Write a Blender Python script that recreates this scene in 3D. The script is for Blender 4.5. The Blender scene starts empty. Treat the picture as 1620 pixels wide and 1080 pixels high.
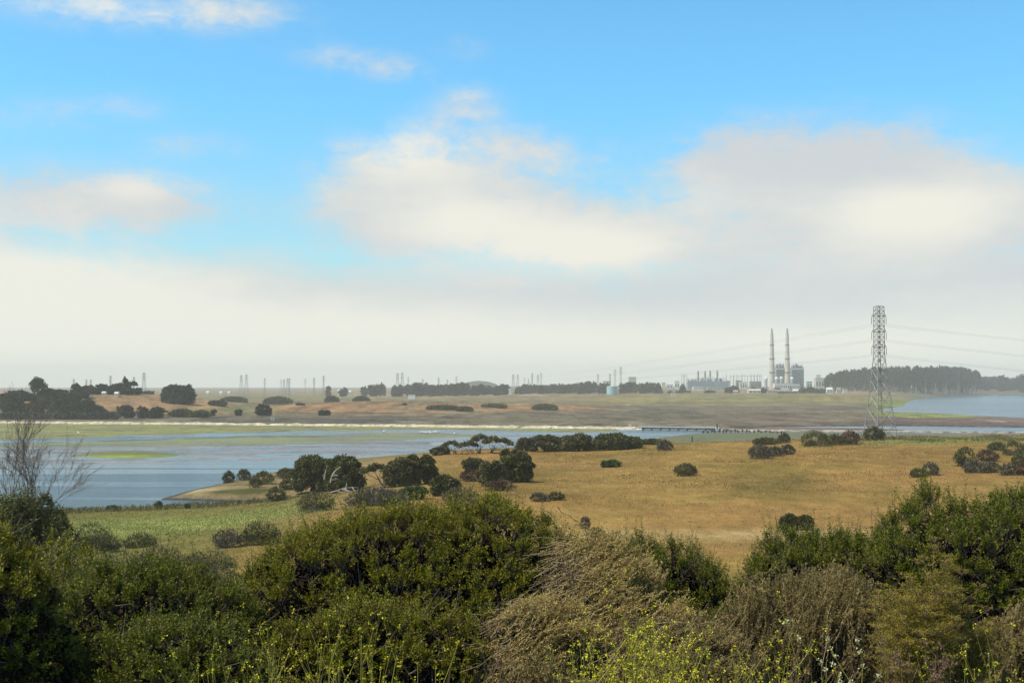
import bpy, math, numpy as np
from math import radians as R
sc = bpy.context.scene
col = sc.collection
F = 2025.0          # focal length in photograph pixels (1620 wide)
CZ = 30.0           # eye height above the water
PITCH = math.atan(70 / F)
HOR = 610.0
SUN_AZ, SUN_EL = R(-108), R(57)
rng = np.random.default_rng(7)

# ------------------------------------------------------------------ helpers
def pos_at(px, py, d):
    """world point seen at photo pixel (px, py) at forward distance d"""
    cx, cy = (px - 810) / F, (540 - py) / F
    fy = math.cos(PITCH) - cy * math.sin(PITCH)
    fz = math.sin(PITCH) + cy * math.cos(PITCH)
    k = d / fy
    return np.array([cx * k, d, CZ + fz * k])

def smooth(a, b, x):
    t = np.clip((x - a) / (b - a), 0, 1)
    return t * t * (3 - 2 * t)

def _hash(ix, iy, seed):
    n = (ix.astype(np.int64) * 374761393 + iy.astype(np.int64) * 668265263 + seed * 974711) & 0xffffffff
    n = ((n ^ (n >> 13)) * 1274126177) & 0xffffffff
    return ((n ^ (n >> 16)) & 0xffff) / 65535.0

def vnoise(x, y, seed=0):
    ix, iy = np.floor(x), np.floor(y)
    fx, fy = x - ix, y - iy
    fx, fy = fx * fx * (3 - 2 * fx), fy * fy * (3 - 2 * fy)
    a, b = _hash(ix, iy, seed), _hash(ix + 1, iy, seed)
    c, d = _hash(ix, iy + 1, seed), _hash(ix + 1, iy + 1, seed)
    return (a * (1 - fx) + b * fx) * (1 - fy) + (c * (1 - fx) + d * fx) * fy

def fbm(x, y, seed=0, octv=4):
    s, a, t = 0, 1.0, 0
    for i in range(octv):
        s = s + a * vnoise(x * 2 ** i, y * 2 ** i, seed + i); t += a; a *= 0.5
    return s / t * 2 - 1

def sdist(px, py, poly):
    """signed distance (positive inside) of points to a closed polygon"""
    P = np.asarray(poly, float)
    best = np.full(px.shape, 1e18); inside = np.zeros(px.shape, bool)
    for i in range(len(P)):
        ax, ay = P[i]; bx, by = P[(i + 1) % len(P)]
        dx, dy = bx - ax, by - ay
        L = dx * dx + dy * dy + 1e-12
        t = np.clip(((px - ax) * dx + (py - ay) * dy) / L, 0, 1)
        best = np.minimum(best, (px - ax - t * dx) ** 2 + (py - ay - t * dy) ** 2)
        c = ((ay > py) != (by > py)) & (px < dx * (py - ay) / (dy if dy else 1e-12) + ax)
        inside ^= c
    r = np.sqrt(best)
    return np.where(inside, r, -r)

def on_plane(px, py):
    d = CZ * F / (py - HOR)
    return ((px - 810) / F * d, d)

# ------------------------------------------------------------------ terrain height
SHORE = [on_plane(*q) for q in [(-900, 820), (-300, 813), (0, 809), (100, 808), (180, 805), (250, 801), (330, 796), (390, 792.5),
    (330, 791), (256, 789), (300, 776), (350, 765), (400, 752), (450, 744), (475, 741), (520, 729), (600, 722), (690, 716), (760, 711),
    (850, 705), (930, 701), (1010, 698), (1050, 691), (1100, 685.5), (1120, 683), (1600, 686), (2200, 690)]] + [(1500, 760), (1500, -200), (-1200, -200)]
LEVEE = [on_plane(-500, 664), on_plane(0, 669.5), on_plane(300, 671.5), on_plane(600, 674.5), on_plane(1015, 679)]
LEVEE2 = [on_plane(1128, 680.5), on_plane(1240, 682), on_plane(1620, 685), on_plane(2400, 690)]
BAY = [on_plane(*q) for q in [(1700, 624), (1560, 625), (1490, 627.5), (1450, 631), (1432, 637), (1428, 642), (1390, 647), (1412, 651.5),
    (1480, 654), (1540, 657.5), (1620, 661), (1900, 668), (2600, 680), (6000, 690), (6000, 630)]]
CHAN = [on_plane(*q) for q in [(1180, 675.6), (1345, 673.8), (1420, 673.6), (1620, 675.6), (1900, 679), (2600, 684), (2600, 690), (1900, 686),
    (1620, 682.2), (1420, 680.4), (1345, 678.2), (1180, 676.6)]]
# far shore of the near bay: the line of the levee (plus the gap under the bridge)
BAYFAR = LEVEE + [on_plane(1125, 680.5)]
_bfx = np.array([p[0] for p in BAYFAR]); _bfy = np.array([p[1] for p in BAYFAR])
_left = ([-60, 0, 12, 25, 40, 70, 100, 150, 214, 272, 318, 345, 420], [29.5, 28.3, 27.2, 24.4, 20.6, 15.6, 12, 7.6, 3.9, 1.9, 1.9, 3.2, 3.4])
_right = ([-60, 0, 12, 25, 40, 70, 100, 150, 200, 250, 330, 400, 440, 480, 560, 640, 720], [29.5, 28.3, 27.2, 24.3, 20.3, 14.5, 11.2, 9.6, 9.8, 10.2, 10.8, 11.5, 11.9, 9.6, 5, 2, 0.8])

def near_land(x, y):
    w = smooth(-72, -14, x + 0.0 * y)
    fac = np.interp(x, [-80, 8, 40, 120, 170], [0.84, 0.72, 0.835, 1.02, 1.07])
    fac = 1 + (fac - 1) * smooth(170, 330, y)
    z = np.interp(y, *_left) * (1 - w) + np.interp(y, *_right) * w * fac
    sd = sdist(x, y, SHORE)
    k = np.where(y < 300, 14.0, 34.0)
    z = np.where(sd > 0, np.maximum(z, 0.1) * (1 - np.exp(-np.maximum(sd, 0) / k)) + 0.12, -0.5 * (1 - np.exp(-np.maximum(-sd, 0) / 4)))
    z = z + (fbm(x / 30, y / 30, 3) * 0.55 * smooth(60, 200, y) + fbm(x / 6, y / 6, 9) * 0.12) * (sd > 15)
    return z, sd

def bump(x, y, cx, cy, rx, ry, hgt, seed=0):
    u, v = (x - cx) / rx, (y - cy) / ry
    r2 = u * u + v * v
    return hgt * np.exp(-r2) * (1 + 0.25 * fbm(x / (rx * .5), y / (ry * .5), seed))

FAR_HILLS = []   # (px, distance, half width px, half depth m, height)
FAR_HILLS += [(40, 1330, 150, 130, 11), (170, 1480, 120, 160, 15), (300, 1500, 130, 140, 9), (-150, 1400, 120, 200, 14),
              (560, 1560, 110, 90, 5.5), (690, 1500, 90, 80, 6.5), (650, 1650, 150, 120, 6), (830, 1700, 80, 80, 4), (880, 1600, 50, 60, 4),
              (470, 1450, 70, 60, 3),
              (1235, 2500, 70, 300, 6), (1300, 2700, 60, 300, 5), (1130, 2900, 90, 300, 3)]

def far_land(x, y):
    a = x / np.maximum(y, 1)
    zl = np.interp(y, [900, 1300, 2000, 3500, 5000, 8000, 20000], [0.5, 1.0, 2.2, 5, 7.5, 9, 11])
    zr = np.interp(y, [900, 1300, 2000, 3000, 3500, 4000, 5000, 8000, 20000], [0.5, 0.7, 2.2, 10, 14, 19, 21, 22, 22])
    w = smooth(-0.16, 0.06, a)
    z = zl * (1 - w) + zr * w
    for i, (px, d, hw, hd, hg) in enumerate(FAR_HILLS):
        z = z + bump(x, y, (px - 810) / F * d, d, hw / F * d, hd, hg, 20 + i)
    z = z + fbm(x / 60, y / 60, 5) * np.interp(y, [900, 1300, 2500], [0.22, 0.4, 1.0])
    sb = sdist(x, y, BAY)
    z = np.where(sb > 0, -0.5 * (1 - np.exp(-sb / 10)), np.minimum(z, 0.12 + 0.09 * np.maximum(-sb, 0) * np.where(y > 2400, 1, 0.25)))
    sch = sdist(x, y, CHAN)
    z = np.where(sch > 0, -0.5, np.where(sch > -12, np.maximum(z * .3, 0.5), z))
    return z

def levee_y(x):
    return np.interp(x, _bfx, _bfy)

def px_of(x, y, z=0.0):
    y = np.maximum(y, 0.5)
    return 810 + F * x / y, HOR + F * (CZ - z) / y

def mud_mask(px, py, x, y):
    """0 = open water, 1 = mud or algae flat just above the water"""
    n1 = fbm(x / 34, y / 26, 31); n2 = fbm(x / 9, y / 16, 41); n3 = fbm(x / 30, y / 7, 43, 5)
    qx, qy = px + n1 * 22, py + n1 * 1.8 + n2 * 1.0
    S = 5.0
    def z(poly, soft=10):
        return smooth(-soft, soft, sdist(qx, qy * S, [(a, b * S) for a, b in poly]))
    belt = z([(-600, 660), (0, 665), (600, 672), (980, 677), (975, 683.5), (860, 682.8), (700, 679.2), (560, 680.5), (400, 684), (200, 689.5), (0, 697), (-600, 703)])
    bund = z([(-600, 709), (0, 701.5), (200, 695), (400, 687.5), (620, 683.5), (700, 684), (790, 688.5), (760, 692), (690, 694), (560, 700.5), (400, 704.5), (230, 706.5), (0, 708.5), (-600, 716)])
    flat = z([(60, 707), (420, 700.5), (700, 694), (700, 718), (560, 722), (470, 727), (380, 731), (250, 733), (60, 737), (-600, 742), (-600, 712)], 16)
    return belt, bund, flat, n1, n2, n3

def height(x, y, parts=False):
    x = np.asarray(x, float); y = np.asarray(y, float)
    zn, sd = near_land(x, y)
    ly = levee_y(x)
    beyond = y > ly
    zf = far_land(x, y)
    px, py = px_of(x, y)
    bay = (~beyond) & (sd <= 0) & (y > 100)
    z = np.where(beyond & (sd <= 0), zf, zn)
    z = np.where(beyond & (x > 150), np.maximum(np.where(y > 800, zf, -9), zn * smooth(900, 760, y) - 0.6 * smooth(760, 900, y)), z)
    idx = np.nonzero(bay)
    info = None
    if idx[0].size:
        belt, bund, flat, n1, n2, n3 = mud_mask(px[idx], py[idx], x[idx], y[idx])
        zb = z[idx]
        wet = np.maximum(np.maximum(belt * 0.75 + n2 * .18 * belt, bund * 0.72 + n2 * .12), flat * (0.60 + 0.34 * n3 + 0.24 * n1 + .18 * n2))
        z[idx] = np.maximum(zb, -0.5 + wet * 0.9)
        info = (idx, belt, bund, flat, n1, n2, n3)
    # gap under the bridge
    gap = (np.abs(px - 1072) < 52) & (y - ly < 9) & (y - ly > -60)
    z = np.where(gap, -0.5, z)
    if parts:
        return z, sd, bay, beyond, px, info
    return z

def ht(x, y):
    return float(height(np.array([x]), np.array([y]))[0])

def ground_hit(px, py, d0=100, d1=6000):
    ds = np.geomspace(d0, d1, 900)
    pts = np.array([pos_at(px, py, d) for d in ds])
    below = pts[:, 2] <= height(pts[:, 0], pts[:, 1])
    i = int(np.argmax(below)) if below.any() else len(ds) - 1
    p = pts[i]; p[2] = ht(p[0], p[1])
    return p

def stand(px, d):
    x = (px - 810) / F * d
    return np.array([x, d, ht(x, d)])

# ------------------------------------------------------------------ mesh building
class MB:
    def __init__(s): s.v = []; s.f = {}; s.n = 0; s.c = []
    def add(s, V, Fa, c=None):
        V = np.asarray(V, float).reshape(-1, 3); Fa = np.asarray(Fa, np.int64)
        if Fa.ndim == 1: Fa = Fa[None]
        s.v.append(V); s.f.setdefault(Fa.shape[1], []).append(Fa + s.n); s.n += len(V)
        s.c.append(np.broadcast_to(np.asarray(c if c is not None else (1, 1, 1), float), (len(V), 3)))
        return s
    def box(s, x0, y0, z0, x1, y1, z1, c=None):
        V = [(x0, y0, z0), (x1, y0, z0), (x1, y1, z0), (x0, y1, z0), (x0, y0, z1), (x1, y0, z1), (x1, y1, z1), (x0, y1, z1)]
        return s.add(V, [(0, 3, 2, 1), (4, 5, 6, 7), (0, 1, 5, 4), (1, 2, 6, 5), (2, 3, 7, 6), (3, 0, 4, 7)], c)
    def rev(s, prof, n=16, at=(0, 0, 0), c=None, cap=True):
        """lathe: profile of (radius, z)"""
        a = np.linspace(0, 2 * math.pi, n, endpoint=False)
        V = np.array([(r * math.cos(t) + at[0], r * math.sin(t) + at[1], z + at[2]) for r, z in prof for t in a])
        Fs = [(i * n + j, i * n + (j + 1) % n, (i + 1) * n + (j + 1) % n, (i + 1) * n + j) for i in range(len(prof) - 1) for j in range(n)]
        s.add(V, Fs, c)
        if cap: s.add(V[-n:], [tuple(range(n))], c)
        return s
    def tubes(s, P, rad, k=4, c=None):
        """P (N,S,3) polylines, rad (N,S)"""
        P = np.asarray(P, float)
        if P.ndim == 2: P = P[None]
        N, S, _ = P.shape
        rad = np.broadcast_to(np.asarray(rad, float), (N, S))
        T = np.gradient(P, axis=1); T /= np.linalg.norm(T, axis=2, keepdims=True) + 1e-9
        ref = np.where(np.abs(T[..., 2:3]) > 0.9, np.array([1., 0, 0]), np.array([0, 0, 1.]))
        A = np.cross(T, ref); A /= np.linalg.norm(A, axis=2, keepdims=True) + 1e-9
        B = np.cross(T, A)
        t = np.arange(k) * 2 * math.pi / k
        V = P[:, :, None] + rad[:, :, None, None] * (np.cos(t)[:, None] * A[:, :, None] + np.sin(t)[:, None] * B[:, :, None])
        i = np.arange(N)[:, None, None] * S * k + np.arange(S - 1)[None, :, None] * k
        j = np.arange(k)[None, None]; j2 = (j + 1) % k
        Fa = np.stack([i + j, i + j2, i + k + j2, i + k + j], -1).reshape(-1, 4)
        cc = None
        if c is not None:
            c = np.asarray(c, float)
            cc = c if c.ndim == 1 else np.repeat(c, S * k, 0)
        return s.add(V.reshape(-1, 3), Fa, cc)
    def leaves(s, P, D, L, W, r, fold=0.15, c=None, up=1.5):
        """rhombic leaves at P along D"""
        N = len(P)
        D = D / (np.linalg.norm(D, axis=1, keepdims=True) + 1e-9)
        S = np.cross(D, r.normal(size=(N, 3)) + np.array([0, 0, up]));   # leaves lie roughly level
        S /= np.linalg.norm(S, axis=1, keepdims=True) + 1e-9
        Nn = np.cross(D, S)
        L = np.broadcast_to(np.asarray(L, float), (N,))[:, None]; W = np.broadcast_to(np.asarray(W, float), (N,))[:, None]
        m = P + D * L * .55
        V = np.stack([P, m + S * W * .5 + Nn * W * fold, P + D * L, m - S * W * .5 + Nn * W * fold], 1)
        cc = None if c is None else np.repeat(np.broadcast_to(np.asarray(c, float), (N, 3)), 4, 0)
        return s.add(V.reshape(-1, 3), np.arange(N * 4).reshape(N, 4), cc)
    def build(s, name, mat, parent=None, loc=(0, 0, 0), color=False, smoothsh=False):
        V = np.concatenate(s.v)
        me = bpy.data.meshes.new(name)
        me.vertices.add(len(V)); me.vertices.foreach_set('co', V.astype(np.float32).ravel())
        loops = []; starts = []; o = 0
        for k, lst in s.f.items():
            A = np.concatenate(lst); loops.append(A.ravel()); starts.append(o + np.arange(len(A)) * k); o += A.size
        loops = np.concatenate(loops); starts = np.concatenate(starts)
        me.loops.add(len(loops)); me.loops.foreach_set('vertex_index', loops.astype(np.int32))
        me.polygons.add(len(starts)); me.polygons.foreach_set('loop_start', starts.astype(np.int32))
        if color:
            C = np.concatenate(s.c); C4 = np.ones((len(C), 4), np.float32); C4[:, :3] = C
            at = me.color_attributes.new('tint', 'FLOAT_COLOR', 'POINT'); at.data.foreach_set('color', C4.ravel())
        me.update(calc_edges=True); me.validate()
        me.polygons.foreach_set('use_smooth', np.full(len(me.polygons), bool(smoothsh)))
        me.materials.append(mat)
        ob = bpy.data.objects.new(name, me); col.objects.link(ob); ob.location = loc
        if parent: ob.parent = parent
        return ob

def tag(o, label=None, cat=None, group=None, kind=None):
    if label: o['label'] = label
    if cat: o['category'] = cat
    if group: o['group'] = group
    if kind: o['kind'] = kind
    return o

def empty(name, loc, label, cat, group=None, rz=0.0):
    o = bpy.data.objects.new(name, None); col.objects.link(o)
    o.location = [float(c) for c in loc]; o.rotation_euler = (0, 0, rz)
    return tag(o, label, cat, group)

def copy_tree(o, parent=None):
    c = o.copy(); col.objects.link(c)
    if parent is not None: c.parent = parent
    for ch in list(o.children): copy_tree(ch, c)
    return c

# ------------------------------------------------------------------ materials
def newmat(name):
    m = bpy.data.materials.new(name); m.use_nodes = True
    nt = m.node_tree; nt.nodes.clear()
    out = nt.nodes.new('ShaderNodeOutputMaterial')
    return m, nt, out

def node(nt, typ, ins=None, **kw):
    n = nt.nodes.new(typ)
    for k, v in kw.items(): setattr(n, k, v)
    for k, v in (ins or {}).items():
        if isinstance(v, bpy.types.NodeSocket): nt.links.new(v, n.inputs[k])
        else: n.inputs[k].default_value = v
    return n

def c4(c): return (c[0], c[1], c[2], 1)

def solid(name, c, rough=0.7, metal=0.0, var=0.12, scale=1.0, c2=None):
    """plain paint, metal, stone or wood with noise wear"""
    m, nt, out = newmat(name)
    tc = node(nt, 'ShaderNodeTexCoord')
    nz = node(nt, 'ShaderNodeTexNoise', {'Vector': tc.outputs['Object'], 'Scale': scale, 'Detail': 5.0, 'Roughness': .65})
    rp = node(nt, 'ShaderNodeValToRGB', {'Fac': nz.outputs['Fac']})
    a = c2 or tuple(k * (1 - 2 * var) for k in c)
    rp.color_ramp.elements[0].position = .3; rp.color_ramp.elements[0].color = c4(a)
    rp.color_ramp.elements[1].position = .7; rp.color_ramp.elements[1].color = c4(tuple(min(1, k * (1 + var)) for k in c))
    b = node(nt, 'ShaderNodeBsdfPrincipled', {'Base Color': rp.outputs['Color'], 'Roughness': rough, 'Metallic': metal})
    nt.links.new(b.outputs[0], out.inputs[0])
    return m

def leafmat(name, cols, trans=0.3, rough=0.5, spec=0.35, patch=0.0):
    """each leaf gets its own colour from the list"""
    m, nt, out = newmat(name)
    g = node(nt, 'ShaderNodeNewGeometry')
    rp = node(nt, 'ShaderNodeValToRGB', {'Fac': g.outputs['Random Per Island']})
    el = rp.color_ramp.elements
    while len(el) < len(cols): el.new(0.5)
    for i, c in enumerate(cols):
        el[i].position = i / max(1, len(cols) - 1); el[i].color = c4(c)
    colr = rp.outputs['Color']
    if patch:
        tc = node(nt, 'ShaderNodeTexCoord')
        nz = node(nt, 'ShaderNodeTexNoise', {'Vector': tc.outputs['Object'], 'Scale': patch, 'Detail': 2.0})
        mr = node(nt, 'ShaderNodeMapRange', {'Value': nz.outputs['Fac'], 'From Min': .35, 'From Max': .65, 'To Min': 0.65, 'To Max': 1.25})
        mx = node(nt, 'ShaderNodeMix', {6: colr, 7: mr.outputs[0], 0: 1.0}, data_type='RGBA', blend_type='MULTIPLY')
        colr = mx.outputs[2]
    b = node(nt, 'ShaderNodeBsdfPrincipled', {'Base Color': colr, 'Roughness': rough, 'Specular IOR Level': spec})
    if trans:
        t = node(nt, 'ShaderNodeBsdfTranslucent', {'Color': colr})
        mx = node(nt, 'ShaderNodeMixShader', {0: trans, 1: b.outputs[0], 2: t.outputs[0]})
        nt.links.new(mx.outputs[0], out.inputs[0])
    else:
        nt.links.new(b.outputs[0], out.inputs[0])
    return m

# ------------------------------------------------------------------ camera
cam = bpy.data.cameras.new('camera'); co = bpy.data.objects.new('camera', cam); col.objects.link(co)
co.location = (0, 0, CZ); co.rotation_euler = (math.pi / 2 + PITCH, 0, 0)
cam.sensor_width = 36; cam.lens = 36 * F / 1620; cam.clip_start = 0.1; cam.clip_end = 60000
sc.camera = co
sc.render.resolution_x, sc.render.resolution_y = 1024, 682
vs = sc.view_settings
vs.view_transform = 'Standard'; vs.look = 'None'; vs.exposure = 0; vs.gamma = 1
cy = sc.cycles
cy.max_bounces = 6; cy.diffuse_bounces = 3; cy.glossy_bounces = 2; cy.transmission_bounces = 3; cy.volume_bounces = 1
cy.transparent_max_bounces = 6; cy.use_denoising = True; cy.caustics_reflective = False; cy.caustics_refractive = False
sc.render.engine = 'CYCLES'

# ------------------------------------------------------------------ sun
sl = bpy.data.lights.new('sun', 'SUN'); so = bpy.data.objects.new('sun', sl); col.objects.link(so)
sl.energy = 5.0; sl.angle = R(0.53); sl.color = (1.0, 0.93, 0.80)
sd_ = (math.sin(SUN_AZ) * math.cos(SUN_EL), math.cos(SUN_AZ) * math.cos(SUN_EL), math.sin(SUN_EL))
from mathutils import Vector
so.rotation_euler = Vector(sd_).to_track_quat('Z', 'Y').to_euler()
so.location = (0, 0, 400)

# ------------------------------------------------------------------ sky with clouds
w = bpy.data.worlds.new('World'); sc.world = w; w.use_nodes = True
nt = w.node_tree; nt.nodes.clear()
wo = node(nt, 'ShaderNodeOutputWorld')
class X:
    """tiny expression builder for world nodes"""
    def __init__(s, k): s.k = k
    @staticmethod
    def m(op, *a):
        n = nt.nodes.new('ShaderNodeMath'); n.operation = op
        for i, q in enumerate(a):
            q = q.k if isinstance(q, X) else q
            if isinstance(q, bpy.types.NodeSocket): nt.links.new(q, n.inputs[i])
            else: n.inputs[i].default_value = q
        return X(n.outputs[0])
    def __add__(s, o): return X.m('ADD', s, o)
    def __sub__(s, o): return X.m('SUBTRACT', s, o)
    def __mul__(s, o): return X.m('MULTIPLY', s, o)
    def __truediv__(s, o): return X.m('DIVIDE', s, o)
    def sm(s, a, b):
        n = node(nt, 'ShaderNodeMapRange', {'From Min': a, 'From Max': b}, interpolation_type='SMOOTHSTEP')
        nt.links.new(s.k, n.inputs['Value']); return X(n.outputs[0])
sky = node(nt, 'ShaderNodeTexSky', sky_type='NISHITA', sun_disc=False, sun_elevation=SUN_EL, sun_rotation=SUN_AZ, altitude=10, air_density=1.0, dust_density=0.6, ozone_density=2.0)
tc = node(nt, 'ShaderNodeTexCoord')
sep = node(nt, 'ShaderNodeSeparateXYZ', {0: tc.outputs['Generated']})
dx, dy, dz = (X(sep.outputs[i]) for i in range(3))
az = X.m('ARCTAN2', dx, dy) * (180 / math.pi)
el = X.m('ARCSINE', dz) * (180 / math.pi)
# cloud detail: noise on a (bearing, elevation) map, stretched along the horizon
def cnoise(sx, sy, det, seed, rough=.55, dist=0.0):
    v = node(nt, 'ShaderNodeCombineXYZ', {0: (az * sx).k, 1: (el * sy).k, 2: seed})
    return X(node(nt, 'ShaderNodeTexNoise', {'Vector': v.outputs[0], 'Scale': 1.0, 'Detail': det, 'Roughness': rough, 'Distortion': dist}).outputs['Fac'])
nA = cnoise(.20, .34, 5, 3.1, .5, .4); nB = cnoise(.55, .9, 5, 9.7, .55, .3); nC = cnoise(.09, .42, 3, 17.3, .5); nD = cnoise(1.3, 2.6, 6, 29.1, .62, .5)
def pa(px): return math.degrees(math.atan((px - 810) / F))
def pe(px, py):
    p = pos_at(px, py, 1.0) - np.array([0, 0, CZ]); return math.degrees(math.asin(p[2] / np.linalg.norm(p)))
def blob(px, py, rx, ry, amp):
    """one soft cloud mass at its bearing and elevation; rx, ry are its half sizes"""
    a0, e0 = pa(px), pe(px, py)
    ra, re = rx / F * 57.3, ry / F * 57.3
    u = (az - a0) / ra; v = (el - e0) / re
    return X.m('EXPONENT', (u * u + v * v) * -1.0) * amp
CLOUDS = [(630, 270, 110, 62, 1.1), (560, 330, 80, 60, .7), (725, 335, 160, 80, 1.0), (850, 350, 150, 75, 1.0), (965, 388, 120, 46, 1.1), (620, 380, 110, 45, .7),
          (1150, 262, 92, 58, .85), (1250, 250, 140, 62, .95), (1390, 290, 130, 85, .95), (1300, 345, 240, 75, 1.0), (1480, 335, 150, 75, 1.1), (1610, 345, 90, 70, .9), (1200, 410, 200, 40, .8),
          (40, 325, 200, 56, 1.3), (240, 318, 120, 36, 1.15), (180, 8, 180, 40, .85), (380, 18, 100, 26, .6),
          (740, 160, 65, 28, .62), (540, 92, 100, 24, .52), (620, 110, 70, 22, .45), (850, 240, 120, 30, .6), (310, 232, 80, 24, .52), (60, 180, 90, 30, .5), (190, 165, 70, 24, .48), (735, 75, 50, 22, .42), (800, 215, 70, 34, .45), (1460, 215, 70, 28, .4), (690, 200, 60, 25, .3)]
dens = None
for b in CLOUDS:
    q = blob(*b); dens = q if dens is None else dens + q
# low stratus bank all the way round the horizon, and a scatter of other clouds outside the view
band_top = (nC - .5) * 2.4 + (nA - .5) * 2.4 + (nB - .5) * 1.5 + (nD - .5) * .8 + 5.35 + blob(-30, 300, 170, 4000, 1.3) + blob(1500, 300, 420, 4000, 1.6)
strat = ((band_top - el) * (1 / 1.5)).sm(-1.0, 1.0)
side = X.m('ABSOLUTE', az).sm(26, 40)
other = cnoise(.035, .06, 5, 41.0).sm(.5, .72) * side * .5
edge = X.m('MINIMUM', dens * 1.6, 1.0)
cl = (dens * .62 + (nD - .5) * .55 * edge + (nB - .5) * .9 * edge + (nA - .5) * .6 * edge).sm(.02, .92)
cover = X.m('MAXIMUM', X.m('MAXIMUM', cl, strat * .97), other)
# light: cream where the sun catches the thick masses, blue grey in between
LIT = [(640, 245, 90, 40, .6), (720, 345, 120, 60, .6), (960, 395, 110, 32, .9), (840, 370, 110, 50, .5), (1450, 345, 140, 46, .9), (1290, 230, 160, 60, -.3), (60, 430, 190, 50, .75), (210, 300, 60, 26, .4), (180, 10, 200, 30, .7),
       (300, 540, 420, 40, .8), (80, 510, 330, 70, .9), (1000, 560, 500, 40, .7), (1500, 560, 300, 40, .5), (700, 520, 200, 40, .35)]
lb = None
for b in LIT:
    q = blob(*b); lb = q if lb is None else lb + q
lit = (lb * .8 + nC * .7 + nB * .25 + nD * .12 + nA * .3 - .44).sm(.0, .95)
mixc = node(nt, 'ShaderNodeMix', {0: lit.k, 6: (5.7, 6.1, 6.35, 1), 7: (8.3, 8.1, 7.2, 1)}, data_type='RGBA')
# thicker, brighter bank low down
lowb = node(nt, 'ShaderNodeMix', {0: (el.sm(4.5, .5) * .9).k, 6: mixc.outputs[2], 7: (9.0, 8.95, 8.0, 1)}, data_type='RGBA')
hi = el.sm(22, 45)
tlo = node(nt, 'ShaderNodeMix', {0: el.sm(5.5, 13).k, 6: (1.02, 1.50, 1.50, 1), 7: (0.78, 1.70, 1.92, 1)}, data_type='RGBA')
tcol = node(nt, 'ShaderNodeMix', {0: hi.k, 6: tlo.outputs[2], 7: (.42, .44, .40, 1)}, data_type='RGBA')  # sky above the view dimmed to cut the fill light
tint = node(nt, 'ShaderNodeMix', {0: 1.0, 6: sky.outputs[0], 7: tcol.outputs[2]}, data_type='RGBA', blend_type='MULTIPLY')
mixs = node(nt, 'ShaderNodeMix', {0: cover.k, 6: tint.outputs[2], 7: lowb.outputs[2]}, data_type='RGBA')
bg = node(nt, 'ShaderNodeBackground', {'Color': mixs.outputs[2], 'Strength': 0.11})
nt.links.new(bg.outputs[0], wo.inputs[0])
w.cycles.sampling_method = 'MANUAL'; w.cycles.sample_map_resolution = 512
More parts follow.
